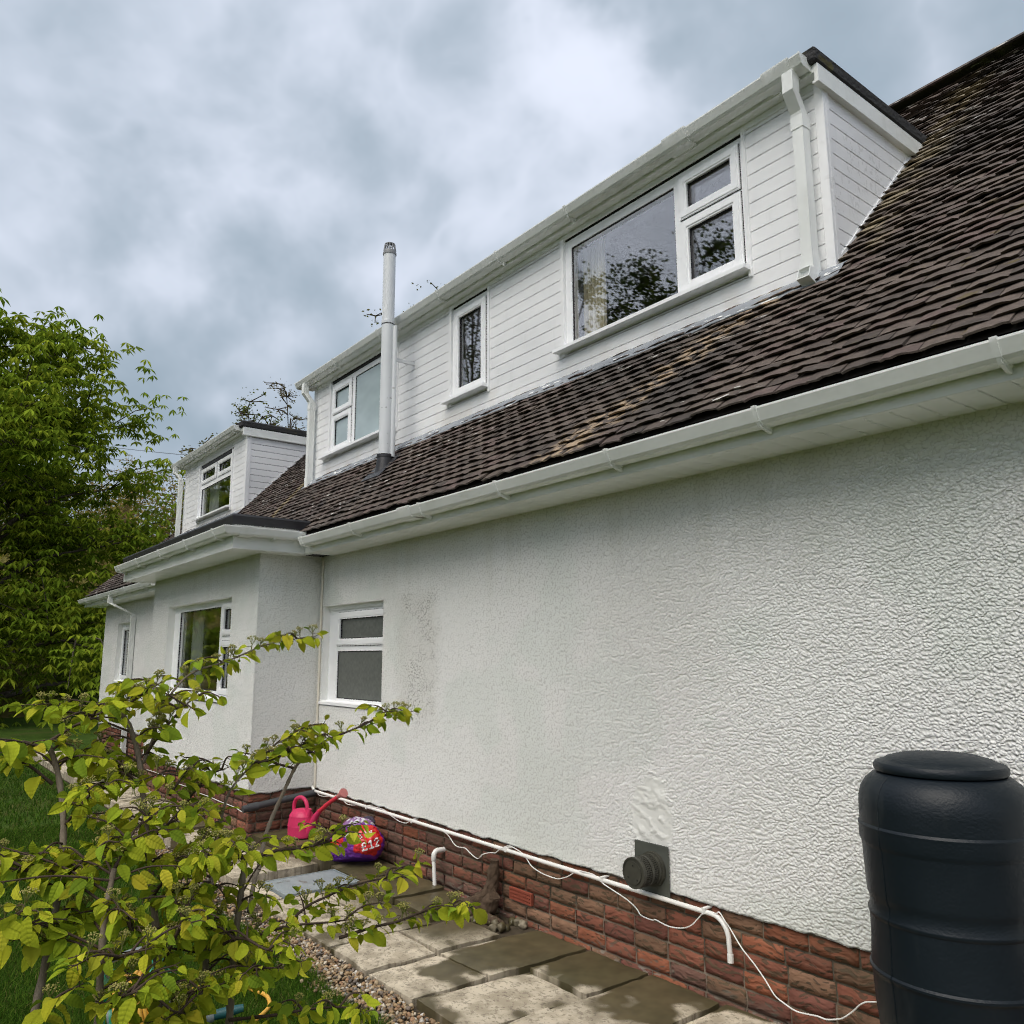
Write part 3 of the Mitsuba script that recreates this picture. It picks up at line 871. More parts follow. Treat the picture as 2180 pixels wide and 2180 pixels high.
def room(x0, x1, y0, y1, z0, z1):
    c = [(x0, y0, z0), (x1, y0, z0), (x1, y1, z0), (x0, y1, z0), (x0, y0, z1), (x1, y0, z1), (x1, y1, z1), (x0, y1, z1)]
    put('room', M(c, [[0, 1, 2], [0, 2, 3], [4, 6, 5], [4, 7, 6], [2, 6, 7], [2, 7, 3], [0, 3, 7], [0, 7, 4], [1, 5, 6], [1, 6, 2]]), 'room', H)


# ground floor, small, obscured glass
window('small ground floor window with obscured glass beside the bay', SW[0], SW[1] + 0.02, SW[2] + 0.01, SW[3], 0.062,
       [(-6.355, 1.552, -5.50, 1.800), (-6.362, 1.105, -5.50, 1.492)], {0}, pane='frosted_pane', sill=(-6.545, -5.468, 0.075, 1.088))
put('window_head', bx(SW[0], SW[1], 0.045, 0.06, 1.838, 1.872), 'white_plastic', H)
# bay window
window('wide picture window in the front of the bay', BW[0], BW[1], BW[2] + 0.01, BW[3], -0.490,
       [(-9.03, 1.135, -7.72, 1.915), (-7.63, 1.655, -7.262, 1.925), (-7.63, 1.125, -7.262, 1.580)], {1, 2}, sill=(-9.26, -7.215, 0.085, 1.085))
room(-9.8, -6.65, -0.40, 2.0, 0.75, 2.28)
# far end window
window('narrow window at the far end of the house', LW[0], LW[1], LW[2] + 0.01, LW[3], 0.07, [(-14.10, 1.13, -13.48, 1.91)], {0}, sill=(-14.25, -13.36, 0.075, 1.088))
room(-14.6, -13.0, 0.15, 1.6, 0.75, 2.28)


# ---- dormers
def dormer(label, X0, X1, wins, base=3.30, yd=0.511, ztop=4.352, cheek=True, felt=(0.41, 2.45), stained=False):
    k = f'{H}__dormer'
    n = COUNT.get(k, 0)
    COUNT[k] = n + 1
    key = k if n == 0 else f'{k}_{n:03d}'
    tag(key, label)
    g = sbox(X0, base - 0.35, X1, 4.40)
    for w in wins:
        g = g.difference(sbox(w[0], w[1], w[2], w[3]))
    put('backing', cat([xz(g, yd + 0.011, yd + 0.03), bx(X1 - 0.03, X1 - 0.012, yd + 0.03, 2.4, base - 0.3, 4.40), bx(X0 + 0.012, X0 + 0.03, yd + 0.03, 2.4, base - 0.3, 4.40)]), 'dark_backing', key)
    # front boards
    z = base + 0.082
    p = 0.0832
    rows = [(base, base + 0.080)]
    while z < ztop - 0.02:
        rows.append((z + 0.0030, min(z + p - 0.0030, ztop)))
        z += p
    for (a, b) in rows:
        r = sbox(X0 + 0.045, a, X1 - 0.045, b)
        for w in wins:
            r = r.difference(sbox(w[0] - 0.002, w[1] - 0.002, w[2] + 0.002, w[3] + 0.05))
        for q in polys(r):
            put('board', xz(q, yd, yd + 0.0112), 'cladding', key)
    # cheek boards, cut to the slope of the roof and by the barge board
    def slope(y):
        return 2.44 + (y + 0.31) * math.tan(math.radians(46)) + 0.03
    lo = lambda y: slope(y) + 0.028
    yt = (4.312 - 0.058 - 2.44) / math.tan(math.radians(46)) - 0.31
    tri = Polygon([(yd + 0.045, lo(yd + 0.045)), (yt, 4.312), (yd + 0.045, 4.312)])
    z = base + 0.082
    for r in range(14):
        for q in polys(sbox(0, z + p * (r - 1) + 0.0036, 3, z + p * r - 0.0036).intersection(tri)):
            if q.area > 0.0008:
                put('board', yz(q, X1 - 0.0112, X1), 'cladding', key)
    trim = Polygon([(yd + 0.0, slope(yd) - 0.01), (1.75, slope(1.75) - 0.01), (1.75, slope(1.75) + 0.026), (yd + 0.0, slope(yd) + 0.026)])
    put('cheek_trim', yz(trim.intersection(sbox(0, 0, 3, 4.31)), X1 - 0.004, X1 + 0.006), 'cladding', key)
    put('corner_post', cat([bx(X1 - 0.042, X1 + 0.008, yd - 0.008, yd + 0.018, base, 4.345, 0.003), bx(X1 - 0.010, X1 + 0.008, yd + 0.017, yd + 0.050, base, 4.32, 0.003)]), 'cladding', key)
    put('corner_post', bx(X0 - 0.008, X0 + 0.046, yd - 0.008, yd + 0.03, base, 4.345, 0.003), 'cladding', key)
    put('base_trim', bx(X0 + 0.046, X1 - 0.042, yd - 0.005, yd, base, base + 0.026, 0.0015), 'cladding', key)
    put('head_trim', bx(X0 + 0.046, X1 - 0.042, yd - 0.010, yd, 4.318, 4.356, 0.002), 'white_plastic', key)
    put('eaves_board', cat([bx(X0 - 0.10, X1 + 0.02, yd - 0.071, yd - 0.049, 4.355, 4.462, 0.003), bx(X0 - 0.10, X1 + 0.02, yd - 0.05, yd + 0.012, 4.356, 4.372)]), 'white_plastic', key)
    put('barge_board', cat([bx(X1 + 0.007, X1 + 0.030, yd - 0.075, 2.4, 4.302, 4.398, 0.003), bx(X1 - 0.0, X1 + 0.034, yd - 0.080, 2.4, 4.290, 4.303)]), 'white_plastic', key)
    felt_m = cat([bx(X0 - 0.10, X1 + 0.036, yd - 0.105, 2.47, 4.399, 4.482, 0.012), bx(X0 - 0.10, X1 + 0.010, yd - 0.07, 2.46, 4.478, 4.492, 0.005)])
    put('felt_roof', felt_m, 'felt', key)
    # lead apron dressed over the tiles
    xs = np.linspace(X0 - 0.03, X1 + 0.07, 60)
    V, F = [], []
    for i, xx in enumerate(xs):
        wv = 0.004 * math.sin(xx * 23) + 0.006 * math.sin(xx * 7.3 + 1) + rng.normal(0, 0.002)
        top = (xx, yd - 0.004, base + 0.03)
        s1 = (yd - 0.012 + 0.31) / CP
        V += [top, rp(xx, s1 - 0.012, 0.040), rp(xx, s1 - 0.055, 0.034 + wv * 0.4), rp(xx, s1 - 0.105, 0.031 + wv), rp(xx, s1 - 0.107, 0.027 + wv)]
        if i:
            a = (i - 1) * 5
            for j in range(4):
                F += [[a + j, a + 5 + j, a + 6 + j], [a + j, a + 6 + j, a + 1 + j]]
    put('lead_apron', M(V, F), 'lead', key, smooth=40)
    xx = X0 + 0.35
    while xx < X1 - 0.2:
        m = trimesh.creation.icosphere(1, 0.0055)
        m.apply_translation([xx, yd - 0.005, base + 0.015])
        put('screw', m, 'steel_screw', key)
        xx += 0.38 + 0.1 * math.sin(xx * 3)
    return key


W2 = (-3.945, 3.474, -2.418, 4.318)      # wide window
W3 = (-5.362, 3.474, -4.820, 4.318)      # narrow window
W4 = (-7.668, 3.474, -6.240, 4.296)      # misted window
D1 = dormer('long white boarded dormer nearest the camera', -8.06, -1.932, [W2, W3, W4], base=3.297)
W5 = (-12.12, 3.40, -10.69, 4.205)
D2 = dormer('smaller white boarded dormer above the bay', -12.88, -10.165, [W5], base=3.285, yd=0.52)
gutter('gutter of the long dormer', [(-8.22, 0.438), (-1.945, 0.438)], 4.368, [(xx, 0.438, 1, 0) for xx in (-7.28, -6.35, -6.10, -5.32, -4.5, -3.72)], unions=[(-2.76, 0.438, 1, 0, 0.17), (-2.08, 0.438, 1, 0, 0.16)], sc=0.93)
gutter('gutter of the smaller dormer above the bay', [(-13.12, 0.447), (-10.24, 0.447)], 4.368, [(xx, 0.447, 1, 0) for xx in (-12.95, -12.1, -11.3, -10.33)], sc=0.93)

# dormer windows: narrow upright battens stand at each side of the opening
YW = 0.530
window('wide dormer window, trees and sky mirrored in it', W2[0] + 0.03, W2[2] - 0.006, W2[1] + 0.012, W2[3] - 0.012, YW - 0.012,
       [(-3.852, 3.552, -2.925, 4.245), (-2.862, 3.552, -2.462, 3.965), (-2.862, 4.012, -2.462, 4.255)], {1, 2}, sill=(-3.985, -2.405, 0.075, 3.527))
window('narrow dormer window in the middle of the long dormer', W3[0] + 0.03, W3[2] - 0.006, W3[1] + 0.012, W3[3] - 0.012, YW - 0.012,
       [(-5.275, 3.552, -4.872, 4.245)], {0}, sill=(-5.40, -4.81, 0.075, 3.527))
window('misted dormer window behind the tall flue pipe', W4[0] + 0.03, W4[2] - 0.006, W4[1] + 0.012, W4[3] - 0.012, YW - 0.012,
       [(-7.585, 3.552, -7.18, 3.905), (-7.585, 3.955, -7.18, 4.225), (-7.105, 3.545, -6.315, 4.235)], {0, 1}, pane=['misted_pane', 'misted_pane', 'misted_pane'], sill=(-7.79, -6.23, 0.075, 3.527))
window('window of the smaller dormer with two top lights', W5[0] + 0.03, W5[2] - 0.006, W5[1] + 0.012, W5[3] - 0.012, YW,
       [(-12.05, 3.965, -11.40, 4.165), (-11.32, 3.965, -10.74, 4.165), (-12.05, 3.475, -10.74, 3.885)], {0, 1}, sill=(-12.16, -10.67, 0.075, 3.455))
for wx in (W2, W3, W4, W5):
    put('window_batten', bx(wx[0] - 0.004, wx[0] + 0.028, 0.495, 0.54, wx[1] - 0.01, wx[3] + 0.02, 0.003), 'cladding', H)
    put('window_batten', bx(wx[2] - 0.004, wx[2] + 0.020, 0.497, 0.54, wx[1] - 0.02, wx[3] + 0.02, 0.003), 'cladding', H)
room(-4.6, -2.05, 0.60, 2.3, 3.1, 4.35)
room(-5.7, -4.65, 0.60, 2.0, 3.1, 4.35)
room(-12.8, -10.3, 0.60, 2.3, 3.1, 4.35)


def curtain(label, x0, x1, z0, z1, y, mat_, waves=6, group=None):
    xs = np.linspace(x0, x1, waves * 10)
    ln = LineString([(q, y + 0.022 * math.sin((q - x0) / (x1 - x0) * waves * 2 * math.pi) + 0.006 * math.sin(q * 31)) for q in xs]).buffer(0.002)
    m = ext(ln, z1 - z0)
    m.apply_translation([0, 0, z0])
    key = thing('curtain', label, 'curtain', group)
    scene[key] = mikit.ply(m, mat_, smooth=40)


curtain('cream curtain drawn to the left side of the wide dormer window', -3.90, -3.68, 3.45, 4.30, 0.68, 'curtain_cloth', 6)
curtain('pale net curtain at the left of the bay window', -9.10, -8.72, 1.05, 1.99, -0.33, 'net_cloth', 6)
curtain('pale curtain at the right of the bay window', -7.42, -7.22, 1.05, 1.99, -0.33, 'net_cloth', 4)
curtain('pale curtain at the left of the smaller dormer window', -12.10, -11.72, 3.42, 4.20, 0.68, 'net_cloth', 5)
curtain('grey curtain in the narrow window at the far end of the house', -13.98, -13.60, 1.0, 1.98, 0.24, 'net_cloth', 5)


# ---- downpipes
def square_pipe(pts, a, b, label):
    """square section pipe: hulls along the points, last straight run hollow; a = half width x, b = half depth y"""
    key = number(f'{H}__downpipe')
    tag(key, label)
    pts = [np.array(p, float) for p in pts]
    ms = []
    for p, q in zip(pts[:-2], pts[1:-1]):
        c = [p + np.array([sx * a, sy * b, 0]) for sx in (-1, 1) for sy in (-1, 1)] + [q + np.array([sx * a, sy * b, 0]) for sx in (-1, 1) for sy in (-1, 1)]
        ms.append(trimesh.convex.convex_hull(np.array(c)))
    put('offset_bend', cat(ms), 'white_plastic', key)
    p, q = pts[-2], pts[-1]
    ring = sbox(-a, -b, a, b).difference(sbox(-a + 0.003, -b + 0.003, a - 0.003, b - 0.003))
    m = ext(ring, p[2] - q[2])
    m.apply_translation([q[0], q[1], q[2]])
    put('pipe', m, 'white_plastic', key)
    for zc, hh in ((p[2] - 0.02, 0.035), (q[2] + 0.055, 0.055)):
        ring2 = sbox(-a - 0.004, -b - 0.004, a + 0.004, b + 0.004).difference(sbox(-a + 0.001, -b + 0.001, a - 0.001, b - 0.001))
        m = ext(ring2, 2 * hh)
        m.apply_translation([q[0], q[1], zc - hh])
        put('socket', m, 'white_plastic', key)
    put('bore', bx(q[0] - a + 0.004, q[0] + a - 0.004, q[1] - b + 0.004, q[1] + b - 0.004, q[2] + 0.10, q[2] + 0.11), 'black_void', key)
    return key


def shoe(key, x, y, z, a):
    ring = sbox(-a, -a, a, a).difference(sbox(-a + 0.004, -a + 0.004, a - 0.004, a - 0.004))
    m = ext(ring, 0.085)
    R = trimesh.transformations.rotation_matrix(math.radians(68), [1, 0, 0])
    m.apply_translation([0, 0, -0.03])
    m.apply_transform(R)
    m.apply_translation([x, y, z])
    put('shoe', m, 'white_plastic', key)
    m = bx(-a + 0.004, a - 0.004, -a + 0.004, a - 0.004, -0.025, -0.02)
    m.apply_transform(R)
    m.apply_translation([x, y, z])
    put('shoe_bore', m, 'black_void', key)


DP = square_pipe([(-2.02, 0.375, 4.372), (-2.02, 0.375, 4.295), (-2.022, 0.375, 4.262), (-2.025, 0.440, 4.172), (-2.025, 0.446, 4.14), (-2.025, 0.446, 3.275)], 0.030, 0.030, 'square downpipe at the near corner of the long dormer')
shoe(DP, -2.025, 0.430, 3.268, 0.034)
square_pipe([(-8.02, 0.375, 4.372), (-8.02, 0.375, 4.30), (-8.02, 0.375, 4.265), (-8.00, 0.440, 4.175), (-7.995, 0.446, 4.14), (-8.00, 0.446, 3.225)], 0.030, 0.030, 'square downpipe at the far corner of the long dormer')
square_pipe([(-12.95, 0.375, 4.372), (-12.95, 0.375, 4.27), (-12.93, 0.40, 4.25), (-12.90, 0.44, 4.19), (-12.87, 0.446, 4.15), (-12.87, 0.446, 3.05)], 0.030, 0.030, 'square downpipe at the far corner of the smaller dormer')
square_pipe([(-13.32, -0.33, 2.36), (-13.32, -0.33, 2.28), (-13.32, -0.33, 2.25), (-13.10, -0.05, 2.08), (-13.08, -0.045, 2.04), (-13.08, -0.045, 0.05)], 0.032, 0.032, 'square downpipe at the far end of the house beyond the bay')
put('conduit', tube([(-6.553, -0.012, 0.372), (-6.553, -0.012, 2.296)], 0.010, 8), 'cream_paint', H, smooth=True)
put('conduit_clip', cat([bx(-6.568, -6.538, -0.024, -0.002, zz, zz + 0.014) for zz in (0.9, 1.6)]), 'cream_paint', H)

# ------------------------------------------------------------------ ground
def sheet(x0, x1, y0, y1, z, nx, ny, fz=None):
    X, Y = np.meshgrid(np.linspace(x0, x1, nx), np.linspace(y0, y1, ny))
    Z = np.full_like(X, z) + (fz(X, Y) if fz else 0)
    idx = np.arange(nx * ny).reshape(ny, nx)
    A, B, C, D = idx[:-1, :-1].ravel(), idx[:-1, 1:].ravel(), idx[1:, 1:].ravel(), idx[1:, :-1].ravel()
    return M(np.stack([X, Y, Z], -1).reshape(-1, 3), np.vstack([np.stack([A, B, C], 1), np.stack([A, C, D], 1)]))


def land(X, Y):
    far = np.clip((-X - 24) / 13, 0, 1)
    far = far * far * (3 - 2 * far)
    back = np.clip((Y - 12) / 25, 0, 1)
    back = back * back * (3 - 2 * back)
    front = np.clip((-Y - 9) / 14, 0, 1)
    front = front * front * (3 - 2 * front)
    n = meshkit.fbm(np.stack([X * 0.12, Y * 0.12, 0 * X], -1), 4, seed=2) - 0.5
    return 7.0 * far + 4.0 * back * np.clip((-X - 5) / 20, 0, 1) + 3.5 * front + n * 3.0 * np.clip(far + back + front, 0, 1)


put('lawn', sheet(-26, 14, -9.5, 12.2, -0.035, 60, 40), 'turf')
tag('lawn', kind='structure')
k = put('hill', sheet(-150, 60, -110, 130, -0.06, 150, 150, land), 'hill_grass', smooth=True)
tag(k, kind='structure')

# ---- paving
PA = put('patio', cat([bx(-14, 3, -1.045, 0.02, -0.20, -0.032)]), 'soil')
tag(PA, kind='structure')


def slab(x0, x1, y0, y1, z, th=0.05, tilt=0.004):
    g = 0.008
    x0, x1, y0, y1 = x0 + g, x1 - g, y0 + g, y1 - g
    nx, ny = max(4, int((x1 - x0) / 0.035)), max(4, int((y1 - y0) / 0.035))
    m = sheet(x0, x1, y0, y1, 0, nx, ny)
    v = m.vertices
    e = np.minimum(np.minimum(v[:, 0] - x0, x1 - v[:, 0]), np.minimum(v[:, 1] - y0, y1 - v[:, 1]))
    r = meshkit.fbm(v * [7, 9, 1] + [0, 0, z * 50], 3, seed=9) - 0.5
    r2 = meshkit.fbm(v * [30, 30, 1], 2, seed=6) - 0.5
    zz = z + 0.010 * r + 0.004 * r2 - 0.007 * np.clip(1 - e / 0.012, 0, 1)
    ax, ay = rng.normal(0, tilt, 2)
    zz += ax * (v[:, 0] - (x0 + x1) / 2) / 0.2 + ay * (v[:, 1] - (y0 + y1) / 2) / 0.2
    w = meshkit.fbm(v * [11, 11, 1] + [5, 5, 0], 3, seed=14) - 0.5
    edge = (e < 1e-6)
    v2 = np.stack([v[:, 0] + edge * w * 0.022, v[:, 1] + edge * w[::-1] * 0.022, zz], 1)
    idx = np.arange(nx * ny).reshape(ny, nx)
    rim = list(idx[0]) + list(idx[1:, -1]) + list(idx[-1, -2::-1]) + list(idx[-2:0:-1, 0])
    n = len(v2)
    low = v2[rim].copy()
    low[:, 2] = z - th
    R = np.array(rim)
    k = len(R)
    i = np.arange(k)
    F = np.vstack([m.faces, np.stack([R, n + i, n + (i + 1) % k], 1), np.stack([R, n + (i + 1) % k, R[(i + 1) % k]], 1)])
    put('slab', M(np.vstack([v2, low]), F), 'paving_stone', PA, smooth=35)


G0 = -1.04
for (x0, x1, cuts, z) in [(-1.14, -0.7, (G0, -0.62, 0.0), 0.0), (-1.56, -1.15, (G0, -0.41, 0.0), 0.0), (-1.97, -1.57, (G0, -0.64, 0.0), 0.002), (-2.395, -1.98, (G0, -0.41, 0.0), 0.0), (-2.81, -2.405, (G0, -0.64, -0.01), 0.002),
                          (-3.225, -2.82, (G0, -0.415, -0.01), 0.0), (-3.655, -3.235, (G0, -0.637, -0.01), 0.0), (-4.055, -3.665, (G0, -0.637, -0.235), 0.0), (-4.50, -4.065, (G0, -0.41), 0.0),
                          (-4.53, -4.13, (-0.40, -0.03), 0.012), (-5.02, -4.51, (G0, -0.655, -0.41), -0.004), (-5.50, -5.03, (G0, -0.875), 0.0), (-0.69, -0.2, (G0, -0.5, 0.0), 0.0)]:
    for a, b in zip(cuts[:-1], cuts[1:]):
        slab(x0, x1, a, b, z + rng.normal(0, 0.002))
slab(-5.02, -4.54, -0.405, -0.02, 0.022)
slab(-5.52, -5.03, -0.355, -0.02, 0.022)
# steps up to the level along the bay: rough stone treads
for (x0, x1, a, b, z) in [(-5.98, -5.53, -0.42, -0.02, 0.055), (-6.57, -5.99, -0.53, -0.02, 0.075), (-5.98, -5.51, G0, -0.43, 0.030), (-6.52, -5.99, G0, -0.55, 0.055)]:
    slab(x0, x1, a, b, z, th=0.10)
xx = -6.53
while xx > -13.8:
    w = rng.choice([0.45, 0.60, 0.75])
    slab(xx - w, xx - 0.01, G0, -0.56 if xx > -9.87 else -0.52, 0.06 + rng.normal(0, 0.003), th=0.1)
    if xx - w < -9.9:
        slab(xx - w, xx - 0.01, -0.51, -0.01, 0.06 + rng.normal(0, 0.003), th=0.1)
    xx -= w
# loose mortar and rubble rim of the vine pit
pit = []
for i in range(26):
    m = trimesh.creation.icosphere(1, rng.uniform(0.010, 0.028))
    m.vertices *= rng.uniform(0.7, 1.3, (len(m.vertices), 1))
    m.apply_translation([rng.uniform(-4.16, -3.72), rng.uniform(-0.20, -0.02), rng.uniform(-0.03, 0.005)])
    pit.append(m)
k = put('rubble', cat(pit), 'paving_stone', PA, smooth=True)
tag(k, 'broken mortar and stones round the foot of the stump', kind='stuff')

key = thing('manhole_cover', 'square grey steel cover set in the paving in front of the compost sack', 'manhole cover')
put('lid', bx(-5.41, -5.045, -0.855, -0.375, -0.020, 0.004, 0.004), 'cover_steel', key)
g = sbox(-5.425, -0.87, -5.03, -0.36).difference(sbox(-5.414, -0.859, -5.041, -0.371))
m = ext(g, 0.03)
m.apply_translation([0, 0, -0.025])
put('frame', m, 'cover_steel', key)
put('lifting_slot', cat([bx(-5.24, -5.16, -0.60, -0.592, 0.0035, 0.0052), bx(-5.20, -5.12, -0.42, -0.412, 0.0035, 0.0052)]), 'black_void', key)

# ---- gravel strip
k = put('gravel_bed', bx(-9, 1.0, -1.275, -1.047, -0.2, -0.030), 'soil')
tag(k, kind='structure')
ico = trimesh.creation.icosphere(1, 1.0)
vs, fs, cs, nv = [], [], [], 0
pal = np.array([(0.30, 0.20, 0.105), (0.22, 0.145, 0.08), (0.38, 0.29, 0.18), (0.16, 0.125, 0.095), (0.45, 0.39, 0.30), (0.27, 0.16, 0.09), (0.24, 0.22, 0.195), (0.56, 0.52, 0.46), (0.115, 0.095, 0.078)])
pp = np.array([.20, .18, .17, .14, .08, .09, .06, .03, .05])
for i in range(5200):
    near = rng.random() < 0.62
    x = rng.uniform(-4.6, -2.3) if near else rng.uniform(-8.8, -4.4)
    y = rng.uniform(-1.29, -1.052)
    if rng.random() < 0.04:
        y = rng.uniform(-1.34, -1.27)
    r = rng.uniform(0.0055, 0.0125)
    sc = np.array([1, rng.uniform(0.65, 1.0), rng.uniform(0.45, 0.8)]) * r
    v = ico.vertices * rng.uniform(0.82, 1.18, (len(ico.vertices), 1)) * sc
    R = trimesh.transformations.random_rotation_matrix(rng.random(3))[:3, :3]
    tilt = trimesh.transformations.rotation_matrix(rng.normal(0, 0.5), R[:, 0])[:3, :3]
    c = math.cos(rng.uniform(0, 6.28)); s_ = math.sin(rng.uniform(0, 6.28))
    th = rng.uniform(0, 6.28)
    Rz = np.array([[math.cos(th), -math.sin(th), 0], [math.sin(th), math.cos(th), 0], [0, 0, 1]])
    v = v @ Rz.T @ tilt.T + [x, y, -0.026 + rng.uniform(0, 0.017)]
    vs.append(v); fs.append(ico.faces + nv); nv += len(v)
    cs.append(np.tile(pal[rng.choice(9, p=pp)] * rng.uniform(0.75, 1.2), (len(v), 1)))
k = put('gravel', M(np.vstack(vs), np.vstack(fs)), 'pebble', smooth=True, color=np.vstack(cs))
tag(k, 'strip of brown and cream pebbles between the paving and the lawn', kind='stuff')


# ---- grass
def grass(n, x0, x1, y0, y1, h0, h1, w):
    x = rng.uniform(x0, x1, n); y = rng.uniform(y0, y1, n)
    y = y + np.where(y > y1 - 0.03, 0.0, 0) + 0.02 * (meshkit.noise(np.stack([x * 6, 0 * x, 0 * x], -1)) - 0.5) * 2
    h = rng.uniform(h0, h1, n) * (0.7 + 0.6 * meshkit.noise(np.stack([x * 5, y * 5, 0 * x], -1)))
    a = rng.uniform(0, 2 * np.pi, n)
    ln = rng.normal(0, 0.45, (n, 2)) * h[:, None]
    d = np.stack([np.cos(a), np.sin(a)], 1) * w / 2
    z = np.full(n, -0.036)
    b0 = np.stack([x - d[:, 0], y - d[:, 1], z], 1)
    b1 = np.stack([x + d[:, 0], y + d[:, 1], z], 1)
    m0 = np.stack([x - d[:, 0] * .8 + ln[:, 0] * .4, y - d[:, 1] * .8 + ln[:, 1] * .4, z + h * .6], 1)
    m1 = np.stack([x + d[:, 0] * .8 + ln[:, 0] * .4, y + d[:, 1] * .8 + ln[:, 1] * .4, z + h * .6], 1)
    t = np.stack([x + ln[:, 0], y + ln[:, 1], z + h * 0.96], 1)
    V = np.stack([b0, b1, m0, m1, t], 1).reshape(-1, 3)
    o = np.arange(n)[:, None] * 5
    F = np.vstack([o + [0, 1, 3], o + [0, 3, 2], o + [2, 3, 4]])
    c = np.array([(0.060, 0.125, 0.014), (0.040, 0.092, 0.010), (0.10, 0.155, 0.022), (0.16, 0.15, 0.05)])[rng.choice(4, n, p=[.42, .36, .17, .05])] * rng.uniform(0.75, 1.25, (n, 1))
    return V, F, np.repeat(c, 5, 0)


gs = [grass(76000, -5.2, -2.2, -2.75, -1.275, 0.025, 0.052, 0.0030), grass(26000, -8.5, -5.1, -2.6, -1.275, 0.025, 0.055, 0.0045), grass(14000, -16, -8.5, -3.0, -1.10, 0.03, 0.06, 0.008),
      grass(3500, -4.7, -2.3, -1.31, -1.262, 0.035, 0.075, 0.0032)]
V, F, C, n0 = [], [], [], 0
for v, f, c in gs:
    V.append(v); F.append(f + n0); C.append(c); n0 += len(v)
k = put('grass', M(np.vstack(V), np.vstack(F)), 'grass_blade', color=np.vstack(C))
tag(k, 'short green mown grass of the lawn', kind='stuff')

# ------------------------------------------------------------------ things by the wall
key = thing('flue_terminal', 'round dark grey boiler flue terminal with mesh cage on a square plate', 'flue')
fx, fz_, fr = -2.777, 0.462, 0.0665
put('plate', bx(-2.898, -2.683, -0.012, -0.006, 0.346, 0.572, 0.002), 'flue_plate', key)
ms = []


def ring(y0, y1, r0, r1):
    m = trimesh.creation.annulus(r_min=r0, r_max=r1, height=y1 - y0, sections=48)
    m.apply_transform(trimesh.transformations.rotation_matrix(math.pi / 2, [1, 0, 0]))
    m.apply_translation([fx, (y0 + y1) / 2, fz_])
    return m


put('cap', cat([ring(-0.146, -0.136, 0.001, fr + 0.001), ring(-0.151, -0.146, 0.001, fr * 0.74), ring(-0.150, -0.136, fr - 0.004, fr + 0.002)]), 'flue_plastic', key, smooth=40)
for (dx, dz) in ((0, 0.032), (-0.030, -0.022), (0.026, -0.026)):
    m = trimesh.creation.cylinder(0.0032, 0.003, sections=12)
    m.apply_transform(trimesh.transformations.rotation_matrix(math.pi / 2, [1, 0, 0]))
    m.apply_translation([fx + dx, -0.1515, fz_ + dz])
    put('screw', m, 'flue_dark', key)
cg = []
for y0 in (-0.128, -0.119, -0.110, -0.101, -0.092, -0.0745, -0.066, -0.0575, -0.049):
    cg.append(ring(y0, y0 + 0.0022, fr - 0.003, fr))
for yb in ((-0.0905, -0.077), (-0.135, -0.131), (-0.046, -0.030)):
    cg.append(ring(yb[0], yb[1], fr - 0.004, fr + (0.004 if yb[0] > -0.05 else 0.0015)))
for a in np.arange(0, 360, 8):
    c, s = math.cos(math.radians(a)), math.sin(math.radians(a))
    m = bx(-0.0011, 0.0011, -0.135, -0.045, fr - 0.003, fr - 0.0002)
    m.apply_transform(trimesh.transformations.rotation_matrix(math.radians(a), [0, 1, 0]))
    m.apply_translation([fx, 0, fz_])
    cg.append(m)
put('mesh_cage', cat(cg), 'flue_plastic', key, smooth=30)
put('collar', cat([ring(-0.030, -0.012, 0.001, fr + 0.010)]), 'flue_plastic', key, smooth=40)
put('inner_duct', ring(-0.136, -0.02, 0.001, fr - 0.014), 'flue_dark', key, smooth=40)

key = thing('condensate_pipe', 'long thin white pipe along the top of the brick plinth, bent down at its end', 'pipe')
pth = smooth_path([(-6.600, -0.012, 0.384), (-6.570, -0.022, 0.374), (-6.53, -0.024, 0.357), (-6.46, -0.024, 0.352), (-5.4, -0.024, 0.351), (-4.6, -0.024, 0.349), (-3.9, -0.024, 0.347), (-3.2, -0.024, 0.345), (-2.50, -0.024, 0.343)], 6)
bend = [(-2.50 + 0.0, -0.024, 0.343)] + [(-2.435 + 0.085 * math.sin(t), -0.024, 0.258 + 0.085 * math.cos(t)) for t in np.linspace(0, math.pi / 2, 8)] + [(-2.345, -0.024, 0.178)]
put('run', tube(np.vstack([pth[:-1], bend]), 0.0108, 12), 'white_pipe', key, smooth=True)
for xx in (-5.6, -4.95, -3.90, -3.11, -2.47):
    put('clip', cat([bx(xx - 0.009, xx + 0.009, -0.038, 0.02, 0.356, 0.362), bx(xx - 0.007, xx + 0.007, -0.038, -0.034, 0.338, 0.362)]), 'white_pipe', key)
m = tube([(-2.346, -0.024, 0.205), (-2.345, -0.024, 0.172)], 0.0135, 12)
put('end_coupling', m, 'white_pipe', key, smooth=40)

